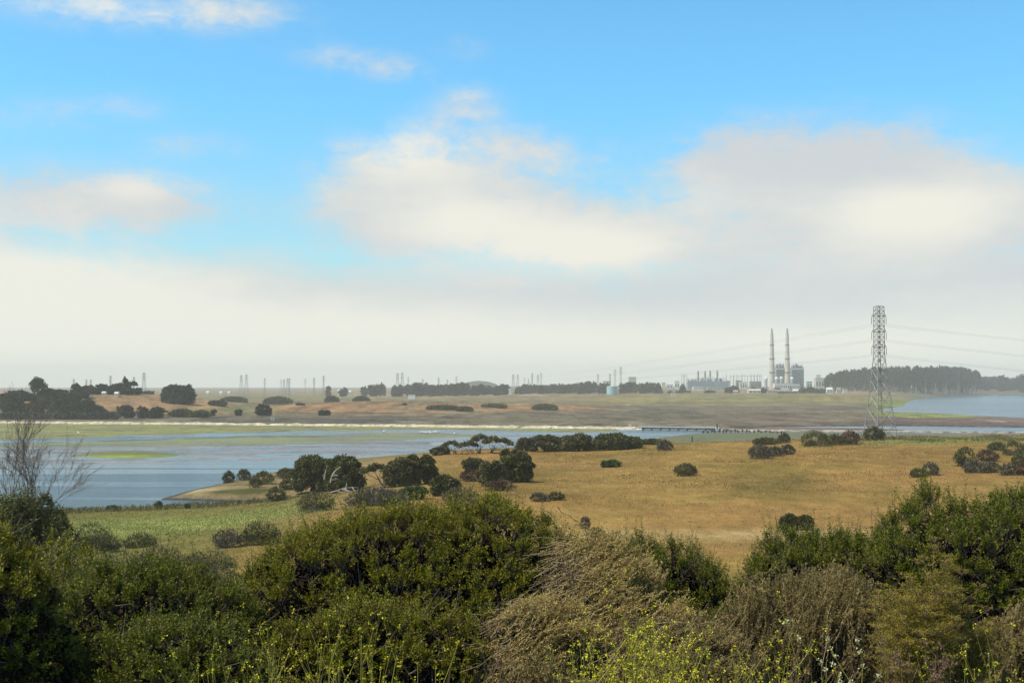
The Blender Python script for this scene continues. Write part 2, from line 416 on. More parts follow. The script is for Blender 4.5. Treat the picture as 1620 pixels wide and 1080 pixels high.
# ------------------------------------------------------------------ the ground: one sheet to the horizon
def ground():
    nc = 900
    ys = np.concatenate([np.linspace(-40, 8, 20, endpoint=False), np.geomspace(8, 300, 240, endpoint=False), np.geomspace(300, 1300, 560, endpoint=False), np.geomspace(1300, 14500, 330)])
    nr = len(ys)
    u = np.linspace(-1, 1, nc)
    Y = np.repeat(ys[:, None], nc, 1); Xx = u[None] * (30 + 0.56 * np.maximum(Y, 0))
    x, y = Xx.ravel(), Y.ravel()
    z, sd, bay, beyond, px, info = height(x, y, True)
    pyg = HOR + F * (CZ - z) / np.maximum(y, 1)
    C = np.zeros((len(x), 3)); wet = np.zeros(len(x))
    def lay(mask, c): 
        mk = np.clip(mask, 0, 1)[:, None]; C[:] = C * (1 - mk) + np.asarray(c) * mk
    n1 = fbm(x / 40, y / 40, 51); n2 = fbm(x / 9, y / 9, 61); n3 = fbm(x / 120, y / 120, 71)
    nl = fbm((x * .97 - y * .24) / 15, (x * .24 + y * .97) / 85, 81)       # streaks lying across the slope
    # ---- near land
    C[:] = (0.045, 0.036, 0.022)                                              # litter under the shrubs
    wR = smooth(-45, 10, x)
    meadow = smooth(45, 100, y) * (1 - wR)
    lay(meadow, (0.15, 0.14, 0.034))
    lay(meadow * smooth(-.1, .5, n1) * .6, (0.15, 0.115, 0.045))
    pale = np.exp(-(((x + 60) / 34) ** 2 + ((y - 243) / 26) ** 2) ** 1.3)
    lay(meadow * pale * smooth(-.45, .3, n2 + n1 * .5), (0.32, 0.34, 0.10))
    lay(meadow * np.exp(-(((x + 18 + .2 * (y - 240)) / 26) ** 2)) * .8 * (1 - pale), (0.13, 0.105, 0.035))
    pen = smooth(296, 325, y) * (1 - smooth(-35, 5, x)) * (sd > 0)
    lay(pen, (0.23, 0.165, 0.075)); lay(pen * smooth(.0, .4, n2), (0.12, 0.105, 0.04))
    hill = smooth(75, 118, y) * smooth(-55, -8, x + (y - 300) * .02)
    lay(hill, (0.268, 0.174, 0.048))
    lay(hill * smooth(.0, .35, nl) * .8, (0.175, 0.128, 0.03))
    lay(hill * smooth(.0, .4, n1) * .65, (0.295, 0.17, 0.055))
    lay(hill * smooth(.1, .4, fbm(x / 55, y / 55, 57)) * .6, (0.225, 0.13, 0.038))
    lay(hill * smooth(.15, .5, fbm((x * .96 - y * .28) / 22, (x * .28 + y * .96) / 70, 91)) * .6, (0.135, 0.102, 0.026))
    lay(hill * smooth(.1, .45, n2) * .35, (0.30, 0.19, 0.065))
    lay(hill * np.exp(-(((y - 172 - .05 * x) / 7) ** 2)) * smooth(-20, 30, x) * (.5 + .5 * n2), (0.46, 0.34, 0.17))
    lay(hill * np.exp(-(((y - 158) / 6) ** 2)) * .5, (0.23, 0.13, 0.05))
    weedy = smooth(392, 412, y + n2 * 8) * smooth(100, 125, x + n2 * 8) * (sd > 0)
    lay(weedy, (0.17, 0.155, 0.045)); lay(weedy * smooth(.0, .4, n1), (0.14, 0.075, 0.035)); lay(weedy * smooth(.1, .5, n2) * .6, (0.28, 0.26, 0.13))
    back = smooth(455, 500, y) * (sd > 0)
    lay(back, (0.16, 0.13, 0.05))
    marsh2 = smooth(560, 620, y) * (sd > 0) * smooth(60, 110, x)
    lay(marsh2, (0.115, 0.125, 0.05)); lay(marsh2 * smooth(-.1, .35, n1), (0.14, 0.13, 0.085)); wet[(marsh2 > .5)] = .4
    C *= (1 + (.16 * fbm(x / 16, y / 22, 151) + .12 * n2) * hill)[:, None]
    # sandy shore and waterline
    sh = (sd > -6) & (sd < 9) & (y < 440)
    lay(sh * smooth(9, 2, np.abs(sd)) * smooth(-25, -45, x), (0.17, 0.14, 0.085))
    spit = np.exp(-(((px - 318) / 34) ** 2 + ((HOR + F * CZ / np.maximum(y, 1) - 779) / 5) ** 2)) * (sd > -3)
    lay(spit * 1.3, (0.36, 0.29, 0.15))
    smarsh = np.exp(-(((px - 385) / 60) ** 2 + ((HOR + F * CZ / np.maximum(y, 1) - 783) / 3.2) ** 2)) * (sd > -3)
    lay(smarsh * 1.4, (0.075, 0.075, 0.022))
    lay((sd > -4) * (sd < 2.0) * (y > 200) * (y < 700) * .9, (0.055, 0.045, 0.032))
    # ---- bay flats
    idx, belt, bund, flat, m1, m2, m3 = info
    q = idx[0]
    def layq(mask, c):
        mk = np.clip(mask, 0, 1)[:, None]; C[q] = C[q] * (1 - mk) + np.asarray(c) * mk
    pq, yq = px[q], HOR + F * CZ / y[q]
    inland = (sd[q] < -1.5)
    layq(inland * 1.0, (0.15, 0.138, 0.135))
    wet[q] = np.where(inland, .95, wet[q])
    layq(flat * inland, (0.19, 0.183, 0.18))
    layq(flat * smooth(.0, .5, m1), (0.14, 0.132, 0.11))
    layq(flat * smooth(.05, .35, m3) * .7, (0.27, 0.26, 0.26))
    layq(belt, (0.18, 0.175, 0.075)); layq(belt * smooth(-.15, .35, m1 + .5 * m2 + .4 * m3), (0.215, 0.225, 0.06)); layq(belt * smooth(.15, .5, m2), (0.11, 0.09, 0.07))
    layq(belt * smooth(.15, .4, m3) * .7, (0.30, 0.31, 0.06))
    layq(bund, (0.16, 0.15, 0.07)); layq(bund * smooth(-.1, .3, m1), (0.20, 0.205, 0.06))
    ed = np.exp(-((yq - np.interp(pq, [0, 200, 400, 620, 760], [701.5, 696.5, 690.5, 690, 691]) - .8 * m2) / .9) ** 2) * (pq < 520) * (pq > -100)
    layq(ed * smooth(-.5, .1, m2), (0.05, 0.042, 0.035))
    algae = np.exp(-(((pq - 205) / 95) ** 2 + ((yq - 719 - .7 * m1) / 6.5) ** 2) ** 1.5)
    layq(algae * 1.2, (0.13, 0.145, 0.045)); layq(np.exp(-(((pq - 190) / 55) ** 2 + ((yq - 722 - m2) / 2.2) ** 2)) * 1.1, (0.23, 0.29, 0.035))
    algae2 = np.exp(-(((pq - 285) / 40) ** 2 + ((yq - 722.5) / 1.5) ** 2)); layq(algae2, (0.18, 0.23, 0.04))
    z[q] = np.maximum(z[q], -0.5 + .72 * np.clip(algae * 1.25, 0, 1))
    wet[q] = np.where(belt > .5, .25, np.where(algae > .4, .35, wet[q]))
    # ---- beyond the levee
    fb = beyond & ((sd <= 0) | (y > 800))
    far = fb.astype(float)
    P, Q = px, pyg
    qx = P + 18 * n3 + 6 * n1; qy = Q + 1.6 * n1 + 1.2 * n3
    f1 = fbm(x / 60, y / 150, 101); f2 = fbm(x / 200, y / 300, 111); f3 = fbm(x / 18, y / 60, 121)
    lay(far, (0.152, 0.13, 0.082))                                            # salt marsh
    lay(far * smooth(-.1, .45, f1) * .7, (0.095, 0.09, 0.065))
    lay(far * smooth(.1, .5, f3) * .5, (0.155, 0.125, 0.085))
    lay(far * smooth(1050, 1250, P) * smooth(640, 655, Q) * (.5 + f1), (0.15, 0.105, 0.085))
    fields = far * smooth(642, 634, qy) 
    lay(fields, (0.19, 0.15, 0.075)); lay(fields * smooth(.0, .35, f2), (0.15, 0.145, 0.06)); lay(fields * smooth(.15, .45, f1) * .8, (0.24, 0.155, 0.085))
    lay(fields * smooth(.2, .45, f3) * .5, (0.115, 0.115, 0.05))
    lay(fields * smooth(820, 980, P) * np.exp(-((Q - 633 - n1) / 3) ** 2) * .8, (0.21, 0.195, 0.05))
    lay(far * smooth(900, 1000, P) * smooth(1400, 1200, P) * np.exp(-((Q - 640) / 1.0) ** 2) * .6, (0.26, 0.215, 0.12))
    hills = far * smooth(.6, 2.2, z) * smooth(1900, 1750, y)
    rust = hills * smooth(380, 460, P) * smooth(1000, 930, P)
    lay(rust, (0.235, 0.14, 0.068)); lay(rust * smooth(.05, .4, f1 + .4 * n2), (0.12, 0.10, 0.06)); lay(rust * smooth(.0, .4, fbm(x / 25, y / 40, 201)) * .75, (0.29, 0.165, 0.075)); lay(rust * smooth(.1, .35, fbm(x / 35, y / 30, 205)) * .8, (0.11, 0.1, 0.055))
    knoll = hills * smooth(400, 330, P)
    lay(knoll, (0.25, 0.155, 0.08)); lay(knoll * smooth(0, .35, f1), (0.17, 0.14, 0.065)); lay(knoll * smooth(.1, .4, n2) * .7, (0.10, 0.095, 0.055))
    lay(knoll * smooth(1290, 1230, y + 25 * n1), (0.12, 0.11, 0.075))
    lg = far * np.exp(-(((P - 380) / 70) ** 2 + ((Q - 648) / 5) ** 2)) * .9; lay(lg, (0.17, 0.175, 0.065))
    og = far * np.exp(-(((P - 1240) / 90) ** 2 + ((Q - 629) / 6) ** 2)) * (.7 + .5 * n1); lay(og, (0.155, 0.15, 0.055))
    dk = far * np.exp(-(((P - 560) / 520) ** 2 + ((Q - 664) / 4.5) ** 2)) * (.45 + .8 * f1); lay(dk, (0.085, 0.08, 0.06))
    pond = far * smooth(.42, .5, fbm(x / 30, y / 70, 131)) * smooth(640, 650, Q); lay(pond * .9, (0.05, 0.045, 0.035))
    lpale = far * (np.abs(Q - 624.5 - .6 * n1) < .5) * (P > 560) * (P < 860) * .7; lay(lpale, (0.4, 0.36, 0.28))
    # right bay shores
    sb = sdist(x, y, BAY)
    g = far * smooth(-260, -20, sb + 120 * n3 * smooth(1400, 2400, y)) * smooth(1360, 1400, P) * (y < 2600); g = g * smooth(1180, 1230, y + 40 * n1)
    lay(g * smooth(20, -5, sb), (0.16, 0.185, 0.045)); lay(g * smooth(.15, .4, f3 + n1 * .5) * smooth(5, -10, sb), (0.25, 0.28, 0.04))
    rb = far * smooth(1370, 1420, P) * smooth(1190, 1150, y + 30 * n1); lay(rb, (0.135, 0.10, 0.085))
    shells = rb * smooth(.40, .46, fbm(x / 14, y / 40, 141)) * np.exp(-((Q - 667.5) / 2.2) ** 2); lay(shells, (0.62, 0.56, 0.45))
    fb2 = far * (y > 2600) * smooth(1400, 1450, P); lay(fb2, (0.13, 0.115, 0.07))
    sch = sdist(x, y, CHAN); lay(far * (sch > -11) * (sch < -1) * (sch > -30), (0.055, 0.04, 0.032))
    wet[(sb > 0) | (sch > 0)] = .9
    sandy = far * np.exp(-(((P - 1300) / 70) ** 2 + ((Q - 617.5 - .5 * n1) / 1.6) ** 2)) * smooth(-.2, .2, n1); lay(sandy, (0.30, 0.24, 0.16))
    C *= (1 + (.6 * fbm(x / 14, y / 55, 161, 5) + .3 * fbm(x / 45, y / 160, 171) + .35 * fbm(x / 5, y / 22, 181)) * far)[:, None]
    creek = far * smooth(.06, .0, np.abs(fbm(x / 70, y / 90, 191, 3))) * smooth(636, 645, Q) * (z < 2); lay(creek * .75, (0.06, 0.052, 0.042))
    fade = far * smooth(5000, 7500, y); lay(fade, (0.12, 0.12, 0.085))
    m = MB()
    i = (np.arange(nr - 1)[:, None] * nc + np.arange(nc - 1)[None]).ravel()
    m.add(np.stack([x, y, z], 1), np.stack([i, i + 1, i + nc + 1, i + nc], 1))
    m.c = [C]
    mat, nt, out = newmat('ground')
    at = node(nt, 'ShaderNodeAttribute', attribute_name='tint')
    aw = node(nt, 'ShaderNodeAttribute', attribute_name='wet')
    geo = node(nt, 'ShaderNodeNewGeometry')
    nA = node(nt, 'ShaderNodeTexNoise', {'Vector': geo.outputs['Position'], 'Scale': .9, 'Detail': 6.0, 'Roughness': .72})
    mp = node(nt, 'ShaderNodeMapping', {'Vector': geo.outputs['Position'], 'Scale': (.28, .10, .28), 'Rotation': (0, 0, .35)})
    nB = node(nt, 'ShaderNodeTexNoise', {'Vector': mp.outputs[0], 'Scale': 1.0, 'Detail': 5.0, 'Roughness': .65})
    ad = node(nt, 'ShaderNodeMath', {0: nA.outputs['Fac'], 1: nB.outputs['Fac']}, operation='ADD')
    mr = node(nt, 'ShaderNodeMapRange', {'Value': ad.outputs[0], 'From Min': .7, 'From Max': 1.3, 'To Min': .62, 'To Max': 1.38})
    mx = node(nt, 'ShaderNodeMix', {0: 1.0, 6: at.outputs['Color'], 7: mr.outputs[0]}, data_type='RGBA', blend_type='MULTIPLY')
    ro = node(nt, 'ShaderNodeMapRange', {'Value': aw.outputs['Fac'], 'To Min': .95, 'To Max': .5})
    sp = node(nt, 'ShaderNodeMapRange', {'Value': aw.outputs['Fac'], 'To Min': .08, 'To Max': .6})
    bp = node(nt, 'ShaderNodeBump', {'Height': nA.outputs['Fac'], 'Strength': .5, 'Distance': .5})
    b = node(nt, 'ShaderNodeBsdfPrincipled', {'Base Color': mx.outputs[2], 'Roughness': ro.outputs[0], 'Specular IOR Level': sp.outputs[0], 'Normal': bp.outputs[0]})
    nt.links.new(b.outputs[0], out.inputs[0])
    ob = m.build('ground', mat, color=True, smoothsh=True)
    a = ob.data.attributes.new('wet', 'FLOAT', 'POINT'); a.data.foreach_set('value', wet.astype(np.float32))
    tag(ob, kind='structure')
    return ob
ground()

# ------------------------------------------------------------------ water
def water():
    mat, nt, out = newmat('water')
    geo = node(nt, 'ShaderNodeNewGeometry')
    mp = node(nt, 'ShaderNodeMapping', {'Vector': geo.outputs['Position'], 'Scale': (.55, 1.1, 1), 'Rotation': (0, 0, .3)})
    n1 = node(nt, 'ShaderNodeTexNoise', {'Vector': mp.outputs[0], 'Scale': 1.3, 'Detail': 4.0, 'Roughness': .6})
    # calm slicks: long smooth bands without ripples
    mp2 = node(nt, 'ShaderNodeMapping', {'Vector': geo.outputs['Position'], 'Scale': (.0035, .055, 1), 'Rotation': (0, 0, .06)})
    n2 = node(nt, 'ShaderNodeTexNoise', {'Vector': mp2.outputs[0], 'Scale': 1.0, 'Detail': 4.0, 'Roughness': .55, 'Distortion': .4})
    sxyz = node(nt, 'ShaderNodeSeparateXYZ', {0: geo.outputs['Position']})
    dist = node(nt, 'ShaderNodeValToRGB')
    dv = node(nt, 'ShaderNodeMath', {0: sxyz.outputs[1], 1: 1000.0}, operation='DIVIDE'); nt.links.new(dv.outputs[0], dist.inputs[0])
    el = dist.color_ramp.elements
    el[0].position = .37; el[0].color = (.0, .0, .0, 1); el[1].position = .44; el[1].color = (.20, .20, .20, 1)
    for p_, v_ in ((.54, .19), (.64, .10)):
        q_ = el.new(p_); q_.color = (v_, v_, v_, 1)
    ad = node(nt, 'ShaderNodeMath', {0: n2.outputs['Fac'], 1: dist.outputs[0]}, operation='ADD')
    calm = node(nt, 'ShaderNodeMapRange', {'Value': ad.outputs[0], 'From Min': .57, 'From Max': .67, 'To Min': 1.0, 'To Max': .04})
    bp = node(nt, 'ShaderNodeBump', {'Height': n1.outputs['Fac'], 'Strength': calm.outputs[0], 'Distance': .5})
    b = node(nt, 'ShaderNodeBsdfPrincipled', {'Base Color': (.03, .08, .105, 1), 'Roughness': .2, 'IOR': 1.33, 'Normal': bp.outputs[0]})
    nt.links.new(b.outputs[0], out.inputs[0])
    m = MB(); m.add([(-900, 190, 0), (2600, 190, 0), (2600, 4600, 0), (-900, 4600, 0)], [(0, 1, 2, 3)])
    tag(m.build('water', mat), kind='structure')
water()

# ------------------------------------------------------------------ haze
def haze():
    mat, nt, out = newmat('haze')
    v = node(nt, 'ShaderNodeVolumePrincipled', {'Color': (1.0, .99, .93, 1), 'Density': HAZE, 'Anisotropy': 0.0})
    nt.links.new(v.outputs[0], out.inputs['Volume'])
    m = MB(); m.box(-9500, -150, -1.8, 9500, 14800, 232)
    tag(m.build('haze', mat), kind='stuff')
HAZE = 1.0e-4
haze()
# ------------------------------------------------------------------ leaf and bark materials
M = {}
M['brush'] = leafmat('brush_leaves', [(0.075, 0.086, 0.005), (0.135, 0.158, 0.008), (0.196, 0.215, 0.011), (0.24, 0.208, 0.013), (0.285, 0.301, 0.018), (0.18, 0.107, 0.009), (0.391, 0.372, 0.03)], .24, .42, .2)
M['brush_dk'] = leafmat('brush_leaves_dark', [(0.058, 0.075, 0.006), (0.102, 0.126, 0.009), (0.145, 0.18, 0.013), (0.188, 0.186, 0.015), (0.232, 0.255, 0.02), (0.145, 0.089, 0.012)], .24, .42, .2)
M['sage'] = leafmat('sage_leaves', [(0.284, 0.186, 0.066), (0.448, 0.328, 0.116), (0.591, 0.458, 0.157), (0.521, 0.436, 0.166), (0.332, 0.24, 0.074), (0.78, 0.589, 0.232)], .25, .6, .2)
M['sage_br'] = leafmat('sage_leaves_brown', [(0.169, 0.112, 0.046), (0.261, 0.193, 0.073), (0.34, 0.27, 0.095), (0.239, 0.232, 0.08), (0.399, 0.289, 0.115), (0.278, 0.154, 0.073)], .25, .6, .2)
M['fennel'] = leafmat('fennel_leaves', [(0.211, 0.178, 0.022), (0.324, 0.267, 0.033), (0.421, 0.327, 0.038), (0.276, 0.253, 0.033), (0.356, 0.223, 0.043)], .3, .5, .3)
M['mustard'] = leafmat('mustard_stems', [(0.18, 0.169, 0.022), (0.3, 0.273, 0.043), (0.39, 0.338, 0.065), (0.24, 0.234, 0.036)], .25, .5, .3)
M['petal'] = leafmat('yellow_petals', [(0.66, 0.55, 0.014), (0.792, 0.704, 0.028), (0.85, 0.792, 0.07), (0.605, 0.572, 0.028)], .3, .5, .2)
M['cream'] = leafmat('cream_petals', [(0.713, 0.682, 0.357), (0.85, 0.814, 0.468), (0.575, 0.583, 0.281)], .3, .5, .2)
M['twig'] = leafmat('brush_twigs', [(.06, .045, .033), (.11, .085, .062), (.20, .165, .125), (.085, .062, .045), (.05, .038, .028)], 0, .85, .1)
M['twig_dk'] = leafmat('dark_twigs', [(.03, .022, .016), (.055, .04, .03), (.10, .075, .055), (.045, .03, .025), (.16, .12, .09)], 0, .85, .1)
M['sage_st'] = leafmat('sage_stems', [(0.15, 0.105, 0.063), (0.24, 0.179, 0.103), (0.32, 0.252, 0.149), (0.2, 0.137, 0.086)], 0, .8, .1)
M['far2'] = leafmat('far_leaves_grey', [(.04, .045, .028), (.065, .068, .04), (.09, .088, .055), (.05, .05, .035)], .1, .6, .2)
M['weed'] = leafmat('dry_weeds', [(.20, .12, .07), (.30, .20, .12), (.24, .15, .11), (.16, .09, .06)], .2, .7, .1)
M['oak'] = leafmat('oak_leaves', [(0.037, 0.046, 0.01), (0.073, 0.079, 0.017), (0.114, 0.117, 0.026), (0.164, 0.155, 0.039), (0.09, 0.095, 0.022)], .15, .5, .3, .35)
M['oak_o'] = leafmat('olive_oak_leaves', [(0.056, 0.062, 0.018), (0.099, 0.097, 0.03), (0.155, 0.139, 0.045), (0.123, 0.112, 0.036)], .15, .55, .3, .35)
M['green'] = leafmat('bright_green_leaves', [(0.039, 0.065, 0.012), (0.072, 0.111, 0.02), (0.098, 0.143, 0.026)], .2, .5, .3, .4)
M['scrub'] = leafmat('grey_scrub', [(0.072, 0.066, 0.048), (0.12, 0.102, 0.078), (0.18, 0.156, 0.126), (0.066, 0.07, 0.036), (0.102, 0.102, 0.048)], .1, .7, .2, .5)
M['scrub_r'] = leafmat('russet_scrub', [(.10, .05, .032), (.16, .085, .055), (.13, .09, .06), (.09, .065, .04)], .1, .7, .2, .5)
M['scrub_y'] = leafmat('yellow_green_scrub', [(.10, .10, .03), (.15, .145, .045), (.20, .18, .07), (.11, .085, .04)], .2, .7, .2, .4)
M['far'] = leafmat('far_leaves', [(0.024, 0.032, 0.013), (0.042, 0.048, 0.018), (0.066, 0.069, 0.027), (0.051, 0.046, 0.02)], .1, .6, .2)
M['euc'] = leafmat('eucalyptus_leaves', [(.02, .026, .016), (.032, .036, .022), (.05, .05, .032), (.06, .05, .038)], .1, .6, .2)
M['shade_core'] = leafmat('shade_leaves', [(.02, .015, .010), (.035, .026, .017), (.05, .034, .022), (.025, .022, .012)], 0, .9, .05)  # near-black leaves that stand in for the shade inside the bushes
M['bark'] = solid('bark', (.10, .08, .06), .9, 0, .3, 4)
M['palebark'] = solid('pale_bark', (.26, .225, .18), .85, 0, .25, 3)
M['greybark'] = solid('grey_bark', (.17, .14, .115), .85, 0, .25, 3)
M['deadwood'] = solid('dead_wood', (.42, .37, .31), .85, 0, .2, 4)

# ------------------------------------------------------------------ trees and shrubs of the middle and far distance
def dome_lobes(r, W, H, D, base, n, jit=.16, small=False):
    """a cluster of leaf masses filling a rounded crown W wide, D deep, from base*H to H"""
    L = []
    for i in range(n):
        u = (i + .5) / n * 2 - 1 if n > 2 else 0
        a = r.uniform(0, 6.283); q = math.sqrt(r.uniform(0, 1)) * .72
        x, y = q * math.cos(a), q * math.sin(a)
        zt = math.sqrt(max(0.05, 1 - q * q))
        k = r.uniform(.13, .22) if small else r.uniform(.30, .46)
        if small: q2 = r.uniform(.35, .95); x, y = q2 * math.cos(a), q2 * math.sin(a); zt = math.sqrt(max(.05, 1 - q2 * q2)) ** .8
        z = base + (1 - base) * (zt * (r.uniform(.8, 1.0) if small else r.uniform(.55, 1.0))) - k * .5 * (1 - base)
        L.append((x * W * .5, y * D * .5, H * max(z, base + .04), k * W * .5, k * D * .5, k * .62 * H * (1 - base * .5)))
    return L

def lobe_leaves(mb, r, lobes, leaf, cover=3.0, aspect=.75, shell=.55, nmax=40000, rag=.05):
    area = [4 * math.pi * ((a * b) ** 1.6 / 3 + (a * c) ** 1.6 / 3 + (b * c) ** 1.6 / 3) ** (1 / 1.6) for *_, a, b, c in lobes]
    tot = sum(area) * cover / (leaf * leaf * .5)
    sc_ = min(1, nmax / tot)
    for (x, y, z, a, b, c), ar in zip(lobes, area):
        n = max(10, int(ar * cover / (leaf * leaf * .5) * sc_))
        d = r.normal(size=(n, 3)); d /= np.linalg.norm(d, axis=1, keepdims=True)
        if z - c > .35 * max(q[2] for q in lobes):
            low = d[:, 2] < -.35; d[low, 2] *= -.6
        rad = 1 - (1 - shell) * r.random(n) ** 1.6
        rad *= 1 + .16 * np.sin(d[:, 0] * 7 + x) * np.cos(d[:, 1] * 6 + z) + r.normal(0, rag, n)
        P = np.array([x, y, z]) + d * rad[:, None] * np.array([a, b, c])
        dirs = d * .7 + r.normal(0, .7, (n, 3))
        mb.leaves(P - dirs * leaf * .2, dirs, leaf * r.uniform(.6, 1.35, n), leaf * aspect * r.uniform(.6, 1.2, n), r)

def limbs(mb, r, lobes, H, rad, base_pts=1, spread=.1, W=1.0, k=5):
    bx = [(r.uniform(-1, 1) * spread * W, r.uniform(-1, 1) * spread * W) for _ in range(base_pts)]
    for i, (x, y, z, a, b, c) in enumerate(lobes):
        p0 = np.array([*bx[i % base_pts], -.15]); p3 = np.array([x, y, z])
        t = np.linspace(0, 1, 6)[:, None]
        mid = np.array([p0[0] * .75 + x * .25, p0[1] * .75 + y * .25, z * .55])
        P = (1 - t) ** 2 * p0 + 2 * t * (1 - t) * mid + t * t * p3
        P[1:-1] += r.normal(0, .03 * W, (4, 3))
        mb.tubes(P, rad * np.linspace(1, .28, 6)[None], k)

def plant(px, top, base, w, kind, label, cat='tree', group=None, d=None, seed=None, name=None, deep=.8):
    """a tree or shrub whose foot, top and width are given where they stand"""
    g = stand(px, d) if d else ground_hit(px, base)
    dist = g[1]
    ztop = pos_at(px, top, dist)[2]
    H = max(ztop - g[2], .4); W = w / F * dist; D = W * deep
    r = np.random.default_rng(seed if seed is not None else int(px * 13 + top * 7 + w))
    px_m = dist / 1280                       # metres per rendered pixel
    leaf = max(.12, 2.3 * px_m)
    cr, tr = MB(), MB()
    mat, bark = M['oak'], M['bark']
    if kind in ('oak', 'oliveoak', 'green'):
        L = dome_lobes(r, W, H, D, .10, 12) + dome_lobes(r, W * 1.08, H * 1.03, D * 1.05, .12, 34, small=True)
        # fill the flanks so that the crown reaches the ground
        for k in range(6):
            a = r.uniform(0, 6.283); L.append((math.cos(a) * W * .34, math.sin(a) * D * .34, H * .24, W * .17, D * .17, H * .22))
        lobe_leaves(cr, r, L, leaf * .9, 2.6); limbs(tr, r, L[:10], H, .028 * H, 2, .1, W)
        mat = {'oak': M['oak'], 'oliveoak': M['oak_o'], 'green': M['green']}[kind]
    elif kind == 'umbrella':
        n = max(7, int(W / H * 5)); L = []
        for i in range(n):
            x = (-.43 + .86 * (i + .5) / n) * W + r.normal(0, .03) * W
            L.append((x, r.uniform(-.3, .3) * D, H * (.80 - .30 * abs(2 * x / W) ** 2 + r.uniform(-.10, .06)), W / n * .95, D * .22, H * r.uniform(.13, .2)))
        lobe_leaves(cr, r, L, leaf * .8, 2.3, shell=.3); limbs(tr, r, L, H, .022 * H, max(2, int(W / H * 2)), .32, W)
        mat = M['oak_o']
    elif kind in ('shrub', 'scrub', 'scrub_r', 'scrub_y', 'darkshrub'):
        n = min(14, max(5, int(5 * W / max(H, .1) * .5))); L = []
        for i in range(n):
            x = (-.4 + .8 * (i + .5) / n) * W
            k = math.sqrt(max(.1, 1 - (1.7 * x / W) ** 2))
            L.append((x, r.uniform(-.25, .25) * D, H * .36 * k * (hv := r.uniform(.5, 1.12)), W * .25 / math.sqrt(n / 4), D * .28, H * .47 * k * hv))
        for i in range(n):
            x = r.uniform(-.42, .42) * W; k = math.sqrt(max(.1, 1 - (2 * x / W) ** 2))
            L.append((x, r.uniform(-.3, .3) * D, H * r.uniform(.15, .8) * k, W * r.uniform(.07, .13), D * .13, H * r.uniform(.14, .24)))
        den = 2.4 if kind in ('shrub', 'darkshrub') else 1.7
        lobe_leaves(cr, r, L, leaf * .8, den * .62, aspect=.42, shell=.1, rag=.3)
        # ragged upright sprays breaking the outline
        m = int(60 + 40 * W); q = r.uniform(-.48, .48, m); hz = H * np.sqrt(np.clip(1 - (1.9 * q) ** 2, .05, 1)) * r.uniform(.6, .95, m)
        P0_ = np.stack([q * W, r.uniform(-.3, .3, m) * D, hz], 1)
        cr.leaves(P0_ - [0, 0, leaf * .4], r.normal(0, .35, (m, 3)) + [0, 0, 1], leaf * r.uniform(.8, 1.8, m), leaf * .45, r)
        limbs(tr, r, L * 2, H, .015 * H, 3, .18, W, 4)
        mat = {'shrub': M['oak_o'], 'darkshrub': M['oak'], 'scrub': M['scrub'], 'scrub_r': M['scrub_r'], 'scrub_y': M['scrub_y']}[kind]
        if kind in ('scrub', 'scrub_y'): bark = M['palebark']
    elif kind in ('far', 'euc', 'tallfar'):
        b0 = {'far': .06, 'euc': .05, 'tallfar': .30}[kind]
        L = dome_lobes(r, W * 1.05, H, D, b0, 8 if kind != 'euc' else 6) + dome_lobes(r, W * 1.1, H * 1.03, D, b0, 14, small=True)
        if kind == 'far':
            for k in range(5):
                a = r.uniform(0, 6.283); L.append((math.cos(a) * W * .33, math.sin(a) * D * .33, H * .25, W * .19, D * .19, H * .24))
        lobe_leaves(cr, r, L, leaf * .8, 2.6, nmax=3500); limbs(tr, r, L[:5], H, (.02 if kind != 'euc' else .022) * H, 1 if kind != 'euc' else 3, .05 if kind != 'euc' else .3, W, 4)
        mat = M['euc'] if kind == 'euc' else (M['far2'] if r.random() < .3 else M['far'])
        if kind == 'euc': bark = M['palebark']
    elif kind == 'conifer':
        L = []
        for i in range(12):
            t = i / 11; k = (1 - t) ** .7 * .5 + .05; a = r.uniform(0, 6.28)
            L.append((math.cos(a) * W * .18 * (1 - t), math.sin(a) * D * .18, H * (.12 + .82 * t), W * k * .75, D * k * .75, H * .10))
        lobe_leaves(cr, r, L, leaf * .8, 2.4, nmax=6000); limbs(tr, r, L[-2:], H, .02 * H, 1, 0, W)
        mat = M['far']
    nm = name or {'far': 'far_tree', 'euc': 'eucalyptus_tree', 'tallfar': 'tall_tree', 'conifer': 'cypress_tree', 'oak': 'oak_tree', 'oliveoak': 'oak_tree', 'umbrella': 'oak_tree', 'green': 'bush'}.get(kind, 'shrub')
    o = empty(nm, g, label, cat, group)
    c = cr.build('crown' if cat == 'tree' else 'foliage', mat, o)
    if tr.n: tr.build('trunk' if cat == 'tree' else 'stem', bark, o, smoothsh=True)
    return o

# ---- the oaks and shrubs on the spit and on the brown hill
OK = 'oaks on the bay side of the brown hill'
plant(497, 718, 778, 72, 'oak', 'big dark oak at the left end of the clump on the spit', group=OK)
plant(545, 718, 777, 66, 'oak', 'big dark oak behind the bare white dead branches', group=OK)
plant(596, 731, 772, 50, 'umbrella', 'open olive oak with forked trunk showing, between the two dark oaks', group=OK)
plant(632, 722, 769, 48, 'oliveoak', 'oak with dull olive left flank right of the forked open oak', group=OK)
plant(664, 718, 766, 62, 'oak', 'broad dark oak at the right end of the spit clump', group=OK)
plant(703, 750, 784, 46, 'oak', 'low dark oak above the big foreground bush, with russet growth at its left', group=OK)
plant(655, 768, 790, 44, 'green', 'bright green rounded bush below the low dark oak', 'bush')
plant(680, 754, 766, 20, 'scrub_r', 'small russet red bush at the left shoulder of the low dark oak', 'bush')
plant(749, 724, 746, 36, 'oak', 'small round oak crown alone on the brown slope', group=OK)
plant(745, 742, 762, 34, 'scrub_r', 'brown dry shrub just under the small round oak', 'bush')
